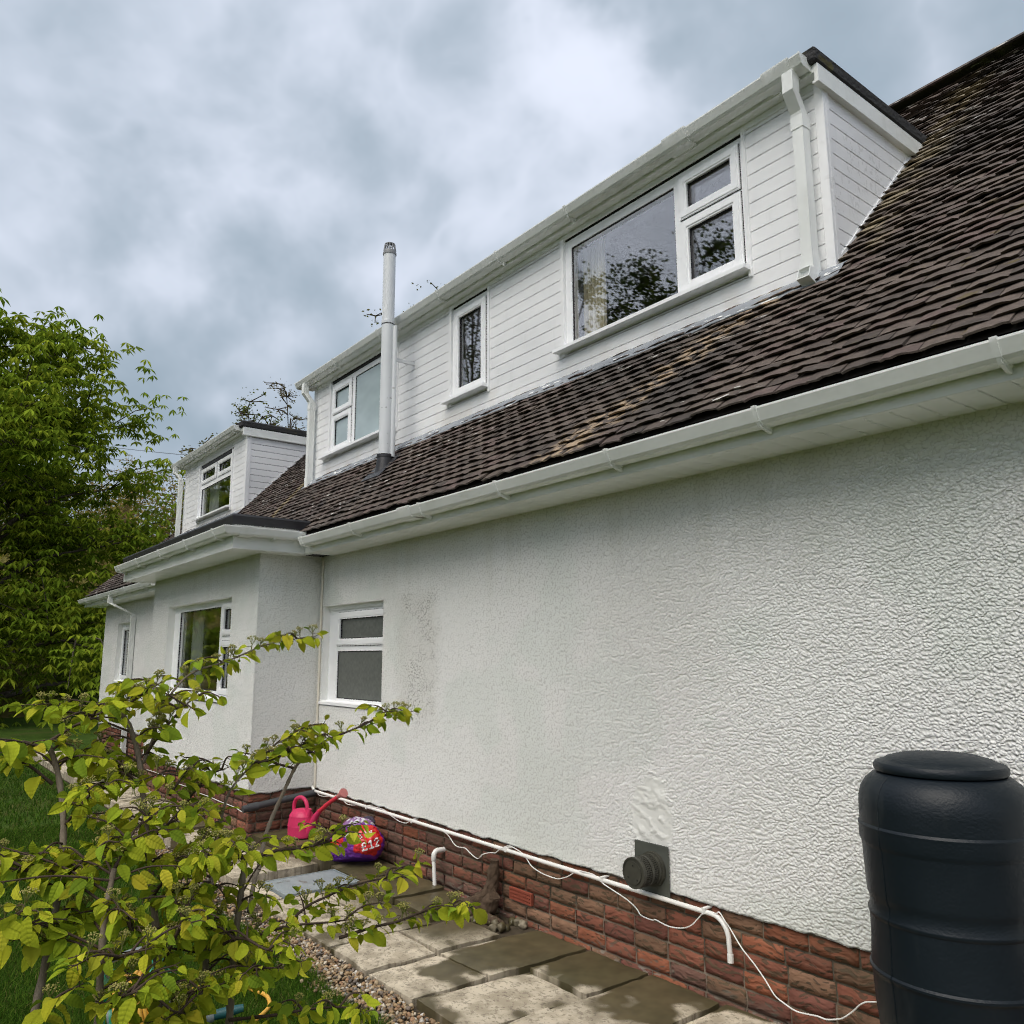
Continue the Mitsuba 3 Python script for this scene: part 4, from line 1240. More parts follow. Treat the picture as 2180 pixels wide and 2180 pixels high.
CABLE = [(-6.475, 0.346), (-6.411, 0.332), (-6.318, 0.334), (-6.178, 0.354), (-6.091, 0.373), (-6.004, 0.359), (-5.927, 0.333), (-5.835, 0.332), (-5.693, 0.354), (-5.556, 0.364), (-5.358, 0.368), (-5.247, 0.35), (-5.184, 0.33), (-5.108, 0.324), (-5.027, 0.325), (-4.955, 0.354), (-4.821, 0.353), (-4.672, 0.355), (-4.549, 0.348), (-4.498, 0.323), (-4.441, 0.293), (-4.392, 0.282), (-4.32, 0.285), (-4.262, 0.273), (-4.192, 0.248), (-4.125, 0.285), (-4.059, 0.306), (-4.005, 0.315), (-3.941, 0.351), (-3.889, 0.372), (-3.836, 0.376), (-3.765, 0.36), (-3.713, 0.336), (-3.662, 0.305), (-3.595, 0.285), (-3.522, 0.284), (-3.482, 0.28), (-3.434, 0.287), (-3.364, 0.313), (-3.296, 0.353), (-3.244, 0.36), (-3.172, 0.356), (-3.103, 0.333), (-3.062, 0.319), (-2.969, 0.298), (-2.912, 0.284), (-2.881, 0.261), (-2.844, 0.243), (-2.783, 0.236), (-2.759, 0.244), (-2.681, 0.235), (-2.606, 0.244), (-2.543, 0.273), (-2.505, 0.313), (-2.474, 0.336), (-2.41, 0.35), (-2.392, 0.36), (-2.358, 0.333), (-2.34, 0.306), (-2.279, 0.249), (-2.225, 0.2), (-2.172, 0.153), (-2.13, 0.111), (-2.092, 0.091), (-2.036, 0.084), (-1.989, 0.085), (-1.943, 0.094), (-1.907, 0.094), (-1.866, 0.107), (-1.834, 0.124), (-1.796, 0.158), (-1.767, 0.187), (-1.744, 0.203), (-1.71, 0.214)]
key = thing('cable', 'thin white cable looping loosely along the brick plinth to the water butt', 'cable')
cp = [(a, -0.024 - 0.010 * math.sin(i * 1.3) ** 2, b) for i, (a, b) in enumerate(CABLE)] + [(-1.66, -0.05, 0.235), (-1.60, -0.09, 0.26), (-1.52, -0.12, 0.27)]
scene[key] = mikit.ply(tube(smooth_path(cp, 4), 0.0030, 6), 'white_pipe', smooth=True)
key = thing('cable', 'thin white cable slung along the plinth of the bay behind the shrub', 'cable')
bc = [(-9.6, 0.25), (-8.9, 0.262), (-8.567, 0.236), (-8.182, 0.245), (-7.868, 0.235), (-7.511, 0.24), (-7.178, 0.238), (-6.833, 0.241), (-6.651, 0.231)]
scene[key] = mikit.ply(tube(smooth_path([(a, -0.575, b) for a, b in bc] + [(-6.56, -0.56, 0.26), (-6.545, -0.3, 0.30), (-6.53, -0.06, 0.34)], 4), 0.0035, 6), 'white_pipe', smooth=True)

key = thing('overflow_pipe', 'short white overflow pipe coming out of the bricks and turning down to the paving', 'pipe')
el = [(-4.617, 0.02, 0.221), (-4.617, -0.03, 0.221)] + [(-4.617, -0.035 - 0.028 * math.sin(t), 0.193 + 0.028 * math.cos(t)) for t in np.linspace(0.2, math.pi / 2, 6)] + [(-4.617, -0.064, 0.165)]
put('elbow', tube(el, 0.0165, 12), 'white_pipe', key, smooth=True)
put('drop', tube([(-4.617, -0.064, 0.17), (-4.600, -0.064, 0.01), (-4.599, -0.064, 0.0)], 0.0125, 12), 'white_pipe', key, smooth=True)

key = thing('drain_pipe', 'dark grey waste pipe sloping along the side plinth of the bay', 'pipe')
put('run', tube([(-6.525, -0.018, 0.338), (-6.525, -0.30, 0.310), (-6.525, -0.62, 0.272)], 0.027, 16), 'grey_pipe', key, smooth=40)
put('socket', tube([(-6.525, -0.50, 0.286), (-6.525, -0.58, 0.277)], 0.032, 16), 'grey_pipe', key, smooth=40)

# ---- tall white flue pipe through the roof
key = thing('flue_pipe', 'tall white flue pipe rising past the dormer gutter to a grey cage top', 'flue')
FX, FY = -5.945, 0.238
put('pipe', tube([(FX, FY, 3.10), (FX, FY, 4.35), (FX, FY, 4.985)], 0.0545, 28), 'flue_white', key, smooth=40)
put('joint_collar', cat([tube([(FX, FY, 4.318), (FX, FY, 4.326), (FX, FY, 4.345), (FX, FY, 4.352)], [0.0575, 0.0590, 0.0590, 0.0575], 28)]), 'flue_white', key, smooth=30)
put('joint_seal', tube([(FX, FY, 4.311), (FX, FY, 4.318)], 0.0572, 28), 'gasket', key)
put('service_pipe', tube([(FX + 0.048, FY + 0.045, 3.12), (FX + 0.048, FY + 0.045, 4.30)], 0.022, 12), 'flue_white', key, smooth=True)
put('bracket', bx(FX - 0.01, FX + 0.01, FY + 0.05, 0.51, 4.0, 4.03), 'flue_white', key)
cage = [tube([(FX, FY, 4.975), (FX, FY, 4.995)], 0.060, 28), tube([(FX, FY, 4.995), (FX, FY, 5.015)], [0.057, 0.0545], 28, cap=False)]
for a in np.arange(0, 360, 30):
    c, s = math.cos(math.radians(a)), math.sin(math.radians(a))
    cage.append(tube([(FX + 0.053 * c, FY + 0.053 * s, 5.012), (FX + 0.044 * c, FY + 0.044 * s, 5.075), (FX + 0.034 * c, FY + 0.034 * s, 5.083), (FX, FY, 5.088)], 0.0045, 5))
th = np.linspace(0, 2 * math.pi, 25)
for rr, zz in ((0.044, 5.076), (0.018, 5.087)):
    cage.append(tube(np.stack([FX + rr * np.cos(th), FY + rr * np.sin(th), 0 * th + zz], 1), 0.0045, 5, cap=False))
put('cage_top', cat(cage), 'cage_plastic', key, smooth=40)
base_z = rp(FX, (FY + 0.31) / CP, 0)[2]
put('boot', cat([tube([(FX, FY, base_z - 0.05), (FX, FY, base_z + 0.09), (FX, FY, base_z + 0.13)], [0.085, 0.066, 0.062], 24), tube([(FX, FY, base_z + 0.105), (FX, FY, base_z + 0.132)], 0.069, 24)]), 'new_felt', key, smooth=40)
sb = (FY + 0.31) / CP
put('lead_slate', M([rp(FX - 0.16, sb - 0.16, 0.036), rp(FX + 0.16, sb - 0.16, 0.036), rp(FX + 0.16, sb + 0.14, 0.036), rp(FX - 0.16, sb + 0.14, 0.036), rp(FX - 0.16, sb - 0.162, 0.022), rp(FX + 0.16, sb - 0.162, 0.022)], [[0, 1, 2], [0, 2, 3], [4, 5, 1], [4, 1, 0]]), 'new_felt', key)
# small grey vent pipe behind the far corner of the long dormer
key = thing('vent_pipe', 'slim grey vent pipe just behind the far corner of the long dormer', 'pipe')
put('pipe', tube([(-8.22, 0.75, 3.4), (-8.22, 0.75, 4.16)], 0.045, 20), 'cage_plastic', key, smooth=40)
put('rim', tube([(-8.22, 0.75, 4.14), (-8.22, 0.75, 4.17)], 0.05, 20), 'cage_plastic', key, smooth=40)

# ---- watering can
key = thing('watering_can', 'bright pink plastic watering can with a red spout standing by the plinth corner', 'watering can')
cx, cy, cz = -6.205, -0.27, 0.078
prof = [(0.0, 0.0), (0.100, 0.0), (0.113, 0.006), (0.117, 0.018), (0.1145, 0.024), (0.118, 0.060), (0.118, 0.078), (0.1205, 0.082), (0.118, 0.087), (0.113, 0.120), (0.107, 0.150), (0.1085, 0.156), (0.104, 0.160), (0.092, 0.178), (0.070, 0.196), (0.045, 0.206), (0.0, 0.21)]
body = lathe(prof, 48)
body.vertices *= [1.0, 0.80, 1.0]
turn = trimesh.transformations.rotation_matrix(math.radians(12), [0, 0, 1])
mv = trimesh.transformations.translation_matrix([cx, cy, cz])


def canput(n, m, mt):
    m = m.copy()
    m.apply_transform(turn)
    m.apply_transform(mv)
    put(n, m, mt, key, smooth=40)


canput('body', body, 'pink_plastic')
hp = smooth_path([(-0.085, 0, 0.15), (-0.105, 0, 0.20), (-0.085, 0, 0.262), (-0.02, 0, 0.288), (0.04, 0, 0.270), (0.068, 0, 0.225), (0.072, 0, 0.185)], 5)
canput('handle', tube(hp, [0.015] * len(hp), 12), 'pink_plastic')
canput('hood', cat([tube(smooth_path([(0.082, 0, 0.13), (0.092, 0, 0.18), (0.102, 0, 0.215)], 4), [0.018, 0.02, 0.02, 0.02, 0.02, 0.018, 0.016, 0.015, 0.014], 12)]), 'pink_plastic')
sp = smooth_path([(0.085, 0, 0.030), (0.125, 0, 0.075), (0.165, 0, 0.150), (0.225, 0, 0.215)], 5)
canput('spout_base', tube(sp, np.linspace(0.040, 0.018, len(sp)), 14), 'pink_plastic')
sp = smooth_path([(0.215, 0, 0.206), (0.32, 0, 0.275), (0.45, 0, 0.345)], 4)
canput('spout', tube(sp, np.linspace(0.0165, 0.0135, len(sp)), 14), 'red_spout')
rs = [(0.44, 0, 0.340), (0.47, 0, 0.356), (0.505, 0, 0.372), (0.512, 0, 0.376)]
canput('rose', tube(rs, [0.014, 0.020, 0.036, 0.034], 20), 'faded_rose')

# ---- compost sack
key = thing('compost_sack', 'part-used purple and red plastic compost sack slumped against the plinth, white printed offer', 'sack')
BC = np.array([-5.455, -0.185, 0.150])


def bag_r(d):
    """radius of the slumped sack in direction d (n, 3)"""
    ax = np.array([0.285, 0.165, 0.158])
    d = d * np.array([1, 1, 1.0])
    k = 1 + 0.55 * np.clip(d[..., 2:], 0, 1)
    ax = ax / np.concatenate([k, k, np.ones_like(k)], -1)
    e = (np.abs(d / ax) ** 2.5).sum(-1) ** (-1 / 2.5)
    w = meshkit.fbm(d * 3.2 + [1, 2, 3], 4, seed=41)
    cr = np.abs(meshkit.fbm(d * np.array([5, 5, 8]) + [7, 1, 4], 3, seed=17) - 0.5)
    neck = np.clip((d[..., 2] - 0.55) / 0.4, 0, 1)
    return e * (0.93 + 0.12 * (w - 0.5) - 0.045 * np.clip(0.10 - cr, 0, 1) / 0.10) * (1 + 0.14 * neck)


s = trimesh.creation.icosphere(5, 1.0)
dirs = s.vertices / np.linalg.norm(s.vertices, axis=1, keepdims=True)
bv = dirs * bag_r(dirs)[:, None]
bv[:, 2] = np.maximum(bv[:, 2], -0.122)
# local frame: a = lean about x so that the top rests on the wall
bagR = trimesh.transformations.rotation_matrix(math.radians(-14), [1, 0, 0])[:3, :3] @ trimesh.transformations.rotation_matrix(math.radians(-16), [0, 1, 0])[:3, :3]
lon = np.degrees(np.arctan2(dirs[:, 0], -dirs[:, 1])) - 42.0      # 0 = facing out of the wall, + to the right
lat = np.degrees(np.arcsin(dirs[:, 2]))
col = np.tile([0.150, 0.022, 0.270], (len(dirs), 1))
nz = meshkit.fbm(dirs * 3 + 5, 3, seed=2) - 0.5
white = (lat > 34 + 30 * nz) & (lat < 80)
col[white] = (0.62, 0.60, 0.64)
swirl = white & (np.abs(meshkit.fbm(dirs * np.array([4, 4, 3]) + 1.5, 2, seed=6) - 0.5) < 0.09)
col[swirl] = (0.22, 0.10, 0.26)
edge = ((lon > -8) & (lon < 4) & (lat > 0) & (lat < 36))
col[edge] = (0.60, 0.58, 0.62)
red = ((lon > -80) & (lon < -12) & (lat > -12 + 10 * nz) & (lat < 30 + 14 * nz)) | ((lon > 16) & (lon < 62) & (lat > -27) & (lat < 27))
col[red] = (0.60, 0.020, 0.020)
col[(lat < -36)] = (0.10, 0.020, 0.26)
mat('sack_film', two({'type': 'bumpmap', 'arbitrary': mikit.proc(lambda p, n, uv: fbm(p.x * 17, p.y * 17, p.z * 13, 3), 0.002), 'scale': 0.012, 'bsdf': {'type': 'principled', 'base_color': VC, 'roughness': 0.26, 'specular': 0.6}}))
put('bag', M(bv @ bagR.T + BC, s.faces), 'sack_film', key, smooth=True, color=col)


def on_bag(text, height, lon0, lat0, rot):
    m = meshkit.text_mesh(text, height, depth=0.0016, bold=True)
    m = m.subdivide_to_size(0.006)
    v = m.vertices.copy()
    c = (v[:, :2].max(0) + v[:, :2].min(0)) / 2
    a = math.radians(rot)
    q = (v[:, :2] - c) @ np.array([[math.cos(a), math.sin(a)], [-math.sin(a), math.cos(a)]])
    R0 = 0.165
    lo = math.radians(lon0 + 42.0) + q[:, 0] / R0
    la = math.radians(lat0) + q[:, 1] / R0
    d = np.stack([np.sin(lo) * np.cos(la), -np.cos(lo) * np.cos(la), np.sin(la)], 1)
    P = d * (bag_r(d) + 0.0012 + v[:, 2])[:, None]
    return M(P @ bagR.T + BC, m.faces)


plain('sack_lining', (0.035, 0.025, 0.045), 0.3, 0.6)
plain('print_white', (0.78, 0.77, 0.76), 0.4)
put('printing', cat([on_bag('3 for', 0.024, 33, 5, 24), on_bag('£12', 0.034, 42, -10, 24), on_bag('57', 0.050, -52, 10, 30)]), 'print_white', key)
put('torn_top', tube(smooth_path([(-5.50, -0.12, 0.268), (-5.46, -0.105, 0.300), (-5.42, -0.09, 0.300), (-5.39, -0.08, 0.275)], 5), 0.017, 9, bump=0.5, freq=26), 'sack_lining', key)

# ---- vine stump
key = thing('vine_stump', 'gnarled brown cut stump of a climber growing up the brick plinth', 'stump')
vp = smooth_path([(-4.10, -0.16, -0.06), (-4.085, -0.135, -0.015), (-4.04, -0.115, 0.035), (-4.005, -0.085, 0.085), (-4.000, -0.058, 0.15), (-3.992, -0.05, 0.22), (-3.985, -0.045, 0.285)], 8)
put('trunk', tube(vp, np.interp(np.linspace(0, 1, len(vp)), [0, 0.25, 0.45, 0.7, 1], [0.085, 0.080, 0.050, 0.036, 0.026]), 26, bump=0.42, freq=34), 'vine_bark', key, smooth=50)
put('cut_stub', tube(smooth_path([(-4.03, -0.10, 0.00), (-3.955, -0.105, 0.06), (-3.915, -0.10, 0.115)], 6), np.linspace(0.062, 0.034, 13), 20, bump=0.40, freq=36), 'vine_bark', key, smooth=50)
for q in ([(-4.12, -0.15, -0.03), (-4.22, -0.20, -0.012), (-4.28, -0.26, -0.02)], [(-4.08, -0.17, -0.03), (-4.06, -0.26, -0.02), (-4.08, -0.32, -0.03)], [(-3.98, -0.13, -0.02), (-3.86, -0.14, 0.0), (-3.80, -0.10, -0.03)]):
    put('root', tube(smooth_path(q, 5), np.linspace(0.035, 0.014, 11), 12, bump=0.35, freq=40), 'vine_bark', key, smooth=50)
for i in range(16):
    a = vp[rng.integers(10, len(vp) - 2)]
    d = np.array([rng.normal(0, 0.05), -abs(rng.normal(0, 0.04)), rng.normal(0.02, 0.05)])
    put('rootlet', tube(smooth_path([a, a + d * 0.6 + [0, -0.02, 0.02], a + d * 1.4], 4), np.linspace(0.003, 0.001, 9), 5), 'vine_bark', key)

# ---- water butt
key = thing('water_butt', 'tall black ribbed plastic water butt with a domed lid standing against the wall', 'water butt')
bxc, byc = -1.25, -0.35
prof = [(0.0, 0.20), (0.205, 0.20), (0.214, 0.212), (0.218, 0.27), (0.226, 0.335), (0.233, 0.41), (0.2365, 0.50), (0.2385, 0.508), (0.2425, 0.514), (0.2425, 0.520), (0.2375, 0.526), (0.2325, 0.60), (0.2315, 0.664), (0.2345, 0.668), (0.2355, 0.674), (0.2355, 0.679), (0.2305, 0.688), (0.2285, 0.712), (0.2335, 0.724), (0.2355, 0.74), (0.2375, 0.80), (0.2395, 0.868), (0.2415, 0.876), (0.2455, 0.886), (0.2455, 0.921), (0.2465, 0.925), (0.2465, 0.931), (0.2415, 0.938), (0.2415, 0.985), (0.2395, 1.010), (0.2315, 1.038), (0.2165, 1.062), (0.195, 1.080), (0.178, 1.086), (0.170, 1.088), (0.0, 1.088)]
put('barrel', lathe(prof, 96, (bxc, byc, 0)), 'butt_plastic', key, smooth=32)
for az in (-1.95, 1.19):
    put('mould_seam', tube([(bxc + (rr + 0.0004) * math.cos(az), byc + (rr + 0.0004) * math.sin(az), zz) for rr, zz in prof[2:-1]], 0.0016, 5), 'butt_plastic', key, smooth=True)
lid = [(0.0, 1.086), (0.176, 1.086), (0.1865, 1.090), (0.1895, 1.097), (0.1890, 1.108), (0.1835, 1.116), (0.165, 1.122), (0.160, 1.1235), (0.150, 1.130), (0.110, 1.141), (0.05, 1.146), (0.0, 1.147)]
put('lid', lathe(lid, 96, (bxc, byc, 0)), 'butt_plastic', key, smooth=32)
key = thing('butt_stand', 'low stack of rough stone slabs under the water butt', 'stand')
for i, (a, b, z0, z1) in enumerate([(0.27, 0.27, 0.005, 0.065), (0.255, 0.26, 0.068, 0.135), (0.27, 0.262, 0.138, 0.198)]):
    m = bx(-a, a, -b, b, z0, z1, 0.008).subdivide_to_size(0.05)
    v = m.vertices
    v = v + (meshkit.fbm(v * 12, 3, seed=20 + i)[:, None] - 0.5) * np.array([0.02, 0.02, 0.006])
    put('slab', M(v + [bxc - 0.03 * (i % 2), byc + 0.03, 0], m.faces), 'paving_stone', key, smooth=40)

# ---- hose reel, hose and spray gun on the lawn
key = thing('hose_reel', 'green hose reel wound with yellow hose lying on the lawn behind the shrub', 'hose reel')
hc = np.array([-3.42, -2.10, 0.17])
ax = np.array([0.42, 0.86, 0.28]); ax /= np.linalg.norm(ax)


def disc(off, r0, r1, th):
    m = trimesh.creation.annulus(r_min=r0, r_max=r1, height=th, sections=48)
    axis_rot(m, [0, 0, 1], ax)
    m.apply_translation(hc + ax * off)
    return m


put('side_disc', cat([disc(-0.085, 0.135, 0.165, 0.012), disc(-0.085, 0.03, 0.055, 0.012)]), 'hose_green', key, smooth=30)
put('side_disc', cat([disc(0.085, 0.135, 0.165, 0.012), disc(0.085, 0.03, 0.055, 0.012)]), 'hose_green', key, smooth=30)
e1 = np.cross(ax, [0, 0, 1.0]); e1 /= np.linalg.norm(e1)
e2 = np.cross(ax, e1)
for sgn in (-1, 1):
    for a in np.arange(0, 360, 60):
        d = e1 * math.cos(math.radians(a)) + e2 * math.sin(math.radians(a))
        put('spoke', tube([hc + ax * 0.085 * sgn + d * 0.05, hc + ax * 0.085 * sgn + d * 0.145], 0.009, 6), 'hose_green', key)
hp = []
for t in np.linspace(0, 2 * math.pi * 9, 260):
    lay = t / (2 * math.pi)
    off = -0.066 + 0.0165 * lay
    r = 0.118 + 0.004 * math.sin(t * 0.7)
    hp.append(hc + ax * off + (e1 * math.cos(t) + e2 * math.sin(t)) * r)
put('wound_hose', tube(hp, 0.0085, 8), 'hose_yellow', key, smooth=True)
put('hub', tube([hc - ax * 0.10, hc + ax * 0.10], 0.05, 20), 'hose_grey', key, smooth=40)
put('carry_handle', tube(smooth_path([hc - ax * 0.09 - e2 * 0.14, hc - ax * 0.06 + np.array([0.02, -0.06, 0.20]), hc + ax * 0.06 + np.array([0.02, -0.06, 0.20]), hc + ax * 0.09 - e2 * 0.14], 6), 0.011, 8), 'hose_grey', key, smooth=True)
put('foot', tube([hc - ax * 0.1 + np.array([0.0, 0.05, -0.15]), hc + ax * 0.1 + np.array([0.0, 0.05, -0.19])], 0.013, 8), 'hose_grey', key, smooth=True)
key = thing('garden_hose', 'loose loop of yellow garden hose lying on the grass', 'hose')
hl = [(-3.50, -2.02, 0.05), (-3.72, -1.94, 0.0), (-3.90, -1.83, 0.0), (-3.943, -1.695, 0.0), (-3.852, -1.568, 0.0), (-3.755, -1.534, 0.0), (-3.663, -1.515, 0.0), (-3.56, -1.545, 0.0), (-3.49, -1.61, 0.0), (-3.43, -1.68, 0.0), (-3.36, -1.76, 0.0), (-3.30, -1.83, 0.0)]
scene[key] = mikit.ply(tube(smooth_path(hl, 7), 0.0085, 8), 'hose_yellow', smooth=True)
key = thing('spray_gun', 'orange, grey and dark green hose spray gun lying on the grass', 'spray gun')
a, b = np.array([-3.545, -1.90, 0.030]), np.array([-3.50, -1.745, 0.045])
put('collar', tube([a, a * 0.62 + b * 0.38], [0.019, 0.024], 14), 'nozzle_orange', key, smooth=40)
put('body', tube([a * 0.62 + b * 0.38, a * 0.42 + b * 0.58, a * 0.30 + b * 0.70], [0.025, 0.026, 0.021], 14), 'hose_grey', key, smooth=40)
put('grip', tube([a * 0.32 + b * 0.68, b, b + [0.02, 0.06, 0.008]], [0.018, 0.020, 0.014], 14), 'nozzle_teal', key, smooth=40)
put('hose_tail', tube(smooth_path([a + [0.0, 0.005, 0], a + [-0.015, -0.06, -0.01], hc + [-0.05, 0.06, -0.14]], 5), 0.0085, 8), 'hose_yellow', key, smooth=True)

# ------------------------------------------------------------------ foreground shrub
SH = thing('shrub', 'yellow-green flowering shrub with tiered branches and flat bud clusters in front of the house', 'shrub')
srng = np.random.default_rng(21)
BRANCH = {
    'stem_a': [(-1.772, -2.362, 0.64), (-1.752, -2.366, 0.723), (-1.75, -2.366, 0.804), (-1.755, -2.36, 0.892), (-1.755, -2.354, 0.972), (-1.756, -2.348, 1.028), (-1.785, -2.32, 1.056)],
    'stem_b': [(-1.727, -2.499, 0.695), (-1.726, -2.508, 0.768), (-1.748, -2.515, 0.886), (-1.798, -2.517, 0.981), (-1.852, -2.522, 1.072), (-1.9, -2.524, 1.161), (-1.932, -2.53, 1.234), (-1.942, -2.549, 1.296), (-1.952, -2.576, 1.342)],
    'stem_c': [(-1.746, -2.421, 0.666), (-1.754, -2.421, 0.737), (-1.809, -2.4, 0.845), (-1.854, -2.385, 0.935), (-1.896, -2.37, 0.989)],
    'stem_d': [(-1.951, -2.243, 0.959), (-2.007, -2.209, 1.016), (-2.055, -2.173, 1.054), (-2.1, -2.129, 1.101), (-2.116, -2.094, 1.157), (-2.109, -2.07, 1.189)],
    'stem_e': [(-1.802, -2.317, 0.914), (-1.904, -2.27, 0.949), (-1.951, -2.243, 0.959)],
    'stem_f': [(-1.655, -2.744, 0.789), (-1.673, -2.731, 0.842), (-1.721, -2.709, 0.934), (-1.774, -2.691, 1.025), (-1.844, -2.68, 1.125), (-1.911, -2.687, 1.217), (-1.921, -2.709, 1.28)],
    'stem_g': [(-1.581, -2.647, 0.788), (-1.602, -2.643, 0.843), (-1.631, -2.64, 0.926), (-1.662, -2.632, 1.003), (-1.695, -2.616, 1.066)],
    'b1': [(-1.929, -2.521, 1.223), (-1.949, -2.498, 1.276), (-1.979, -2.477, 1.331), (-2.003, -2.445, 1.376), (-2.013, -2.402, 1.414), (-2.037, -2.314, 1.44), (-2.055, -2.215, 1.479), (-2.071, -2.122, 1.497), (-2.08, -2.068, 1.504)],
    'b1b': [(-1.929, -2.515, 1.245), (-1.926, -2.483, 1.293), (-1.919, -2.448, 1.338), (-1.931, -2.415, 1.363)],
    'b1c': [(-1.952, -2.576, 1.342), (-1.928, -2.563, 1.348), (-1.892, -2.536, 1.376), (-1.887, -2.511, 1.393)],
    'b2': [(-2.109, -2.07, 1.189), (-2.088, -2.013, 1.228), (-2.086, -1.936, 1.252), (-2.081, -1.857, 1.281), (-2.073, -1.801, 1.285), (-2.076, -1.766, 1.291)],
    'b2b': [(-2.116, -2.094, 1.157), (-2.118, -2.146, 1.174), (-2.14, -2.196, 1.196), (-2.152, -2.227, 1.204)],
    'b2c': [(-2.098, -2.038, 1.215), (-2.084, -2.059, 1.198), (-2.103, -2.097, 1.226)],
    'b3': [(-1.956, -2.338, 1.07), (-1.962, -2.321, 1.132), (-1.977, -2.287, 1.169), (-1.995, -2.237, 1.206), (-2.013, -2.191, 1.233), (-2.016, -2.142, 1.255)],
    'b3b': [(-1.989, -2.252, 1.195), (-1.991, -2.198, 1.203), (-2.006, -2.124, 1.229), (-2.026, -2.042, 1.249)],
    'b3c': [(-1.894, -2.457, 1.105), (-1.91, -2.411, 1.159), (-1.924, -2.373, 1.188), (-1.925, -2.343, 1.197)],
    'b3d': [(-1.858, -2.481, 1.162), (-1.884, -2.449, 1.194), (-1.899, -2.423, 1.206)],
    'b4': [(-1.756, -2.348, 1.028), (-1.765, -2.28, 1.038), (-1.77, -2.217, 1.034), (-1.768, -2.162, 1.038), (-1.772, -2.121, 1.043)],
    'b4b': [(-1.756, -2.348, 1.028), (-1.737, -2.393, 1.064), (-1.723, -2.436, 1.083), (-1.734, -2.469, 1.085)],
    'b5': [(-1.747, -2.256, 0.889), (-1.756, -2.206, 0.915), (-1.759, -2.155, 0.927), (-1.766, -2.094, 0.936), (-1.768, -2.032, 0.939), (-1.755, -1.967, 0.937)],
    'b6': [(-1.758, -2.364, 0.862), (-1.734, -2.307, 0.887), (-1.729, -2.24, 0.89), (-1.728, -2.168, 0.882), (-1.708, -2.127, 0.885)],
    'b6b': [(-1.709, -2.151, 0.852), (-1.699, -2.08, 0.861), (-1.698, -2.014, 0.862), (-1.697, -1.946, 0.87), (-1.682, -1.882, 0.874), (-1.671, -1.866, 0.873)],
    'b7': [(-1.737, -2.371, 0.737), (-1.635, -2.318, 0.765), (-1.613, -2.262, 0.768), (-1.586, -2.207, 0.767), (-1.565, -2.172, 0.76)],
    'b8': [(-1.809, -2.4, 0.845), (-1.661, -2.389, 0.911), (-1.592, -2.362, 0.904), (-1.572, -2.323, 0.892)],
    'b9': [(-1.748, -2.515, 0.886), (-1.679, -2.58, 0.954), (-1.679, -2.602, 1.012)],
    'b10': [(-1.798, -2.517, 0.981), (-1.732, -2.497, 1.04), (-1.693, -2.459, 1.057), (-1.687, -2.441, 1.06)],
    'b11': [(-1.852, -2.522, 1.072), (-1.802, -2.503, 1.109), (-1.775, -2.47, 1.13), (-1.783, -2.43, 1.124)],
    'b12': [(-1.75, -2.366, 0.804), (-1.633, -2.365, 0.857), (-1.571, -2.338, 0.872)],
    'b13': [(-1.73, -2.508, 0.778), (-1.622, -2.505, 0.846), (-1.567, -2.477, 0.873)],
    'b14': [(-1.737, -2.515, 0.851), (-1.655, -2.511, 0.937), (-1.643, -2.499, 0.983), (-1.646, -2.485, 1.008)],
    'b15': [(-1.695, -2.616, 1.066), (-1.7, -2.596, 1.108), (-1.72, -2.574, 1.131), (-1.733, -2.534, 1.148)],
    'b16': [(-1.631, -2.64, 0.926), (-1.559, -2.616, 0.957), (-1.525, -2.592, 0.969)],
    'b17': [(-1.774, -2.691, 1.025), (-1.729, -2.66, 1.084), (-1.704, -2.613, 1.11)],
    'b18': [(-1.844, -2.68, 1.125), (-1.826, -2.641, 1.182), (-1.82, -2.6, 1.199)],
    'b19': [(-1.921, -2.709, 1.28), (-1.916, -2.664, 1.31), (-1.909, -2.618, 1.335)],
    'b20': [(-1.774, -2.691, 1.025), (-1.743, -2.751, 1.077), (-1.753, -2.788, 1.099)],
    'b21': [(-1.909, -2.695, 1.198), (-1.922, -2.743, 1.241), (-1.929, -2.781, 1.264)],
    'b22': [(-1.611, -2.644, 0.866), (-1.514, -2.63, 0.908), (-1.482, -2.615, 0.922)],
    'b23': [(-1.673, -2.731, 0.842), (-1.584, -2.711, 0.906), (-1.536, -2.69, 0.932)],
    'b24': [(-1.904, -2.526, 1.182), (-1.885, -2.562, 1.209), (-1.862, -2.584, 1.234)],
    'b25': [(-1.755, -2.421, 0.738), (-1.609, -2.498, 0.818), (-1.576, -2.536, 0.846)],
    'b26': [(-1.721, -2.709, 0.934), (-1.673, -2.768, 0.992), (-1.681, -2.791, 1.011)],
}
# one leaf: along x, width y, normal z
LT = np.array([0.0, 0.18, 0.42, 0.68, 0.88, 1.0])
LW = np.array([0.0, 0.36, 0.50, 0.40, 0.17, 0.0])


def leaf(base, d, nrm, L, wf, droop, fold):
    d = d / np.linalg.norm(d)
    s = np.cross(nrm, d); s /= np.linalg.norm(s) + 1e-9
    n = np.cross(d, s)
    V, U = [base], [(0.0, 0.0)]
    ang = droop
    for t, w in zip(LT[1:-1], LW[1:-1]):
        c = base + d * L * (math.sin(ang * t) / max(ang, 1e-3)) - n * L * ((1 - math.cos(ang * t)) / max(ang, 1e-3))
        for q in (-1, 0, 1):
            V.append(c + s * q * w * wf * L + n * abs(q) * w * fold * L)
            U.append((t, q * w))
    V.append(base + d * L * (math.sin(ang) / max(ang, 1e-3)) - n * L * ((1 - math.cos(ang)) / max(ang, 1e-3)))
    U.append((1.0, 0.0))
    return np.array(V), np.array(U)


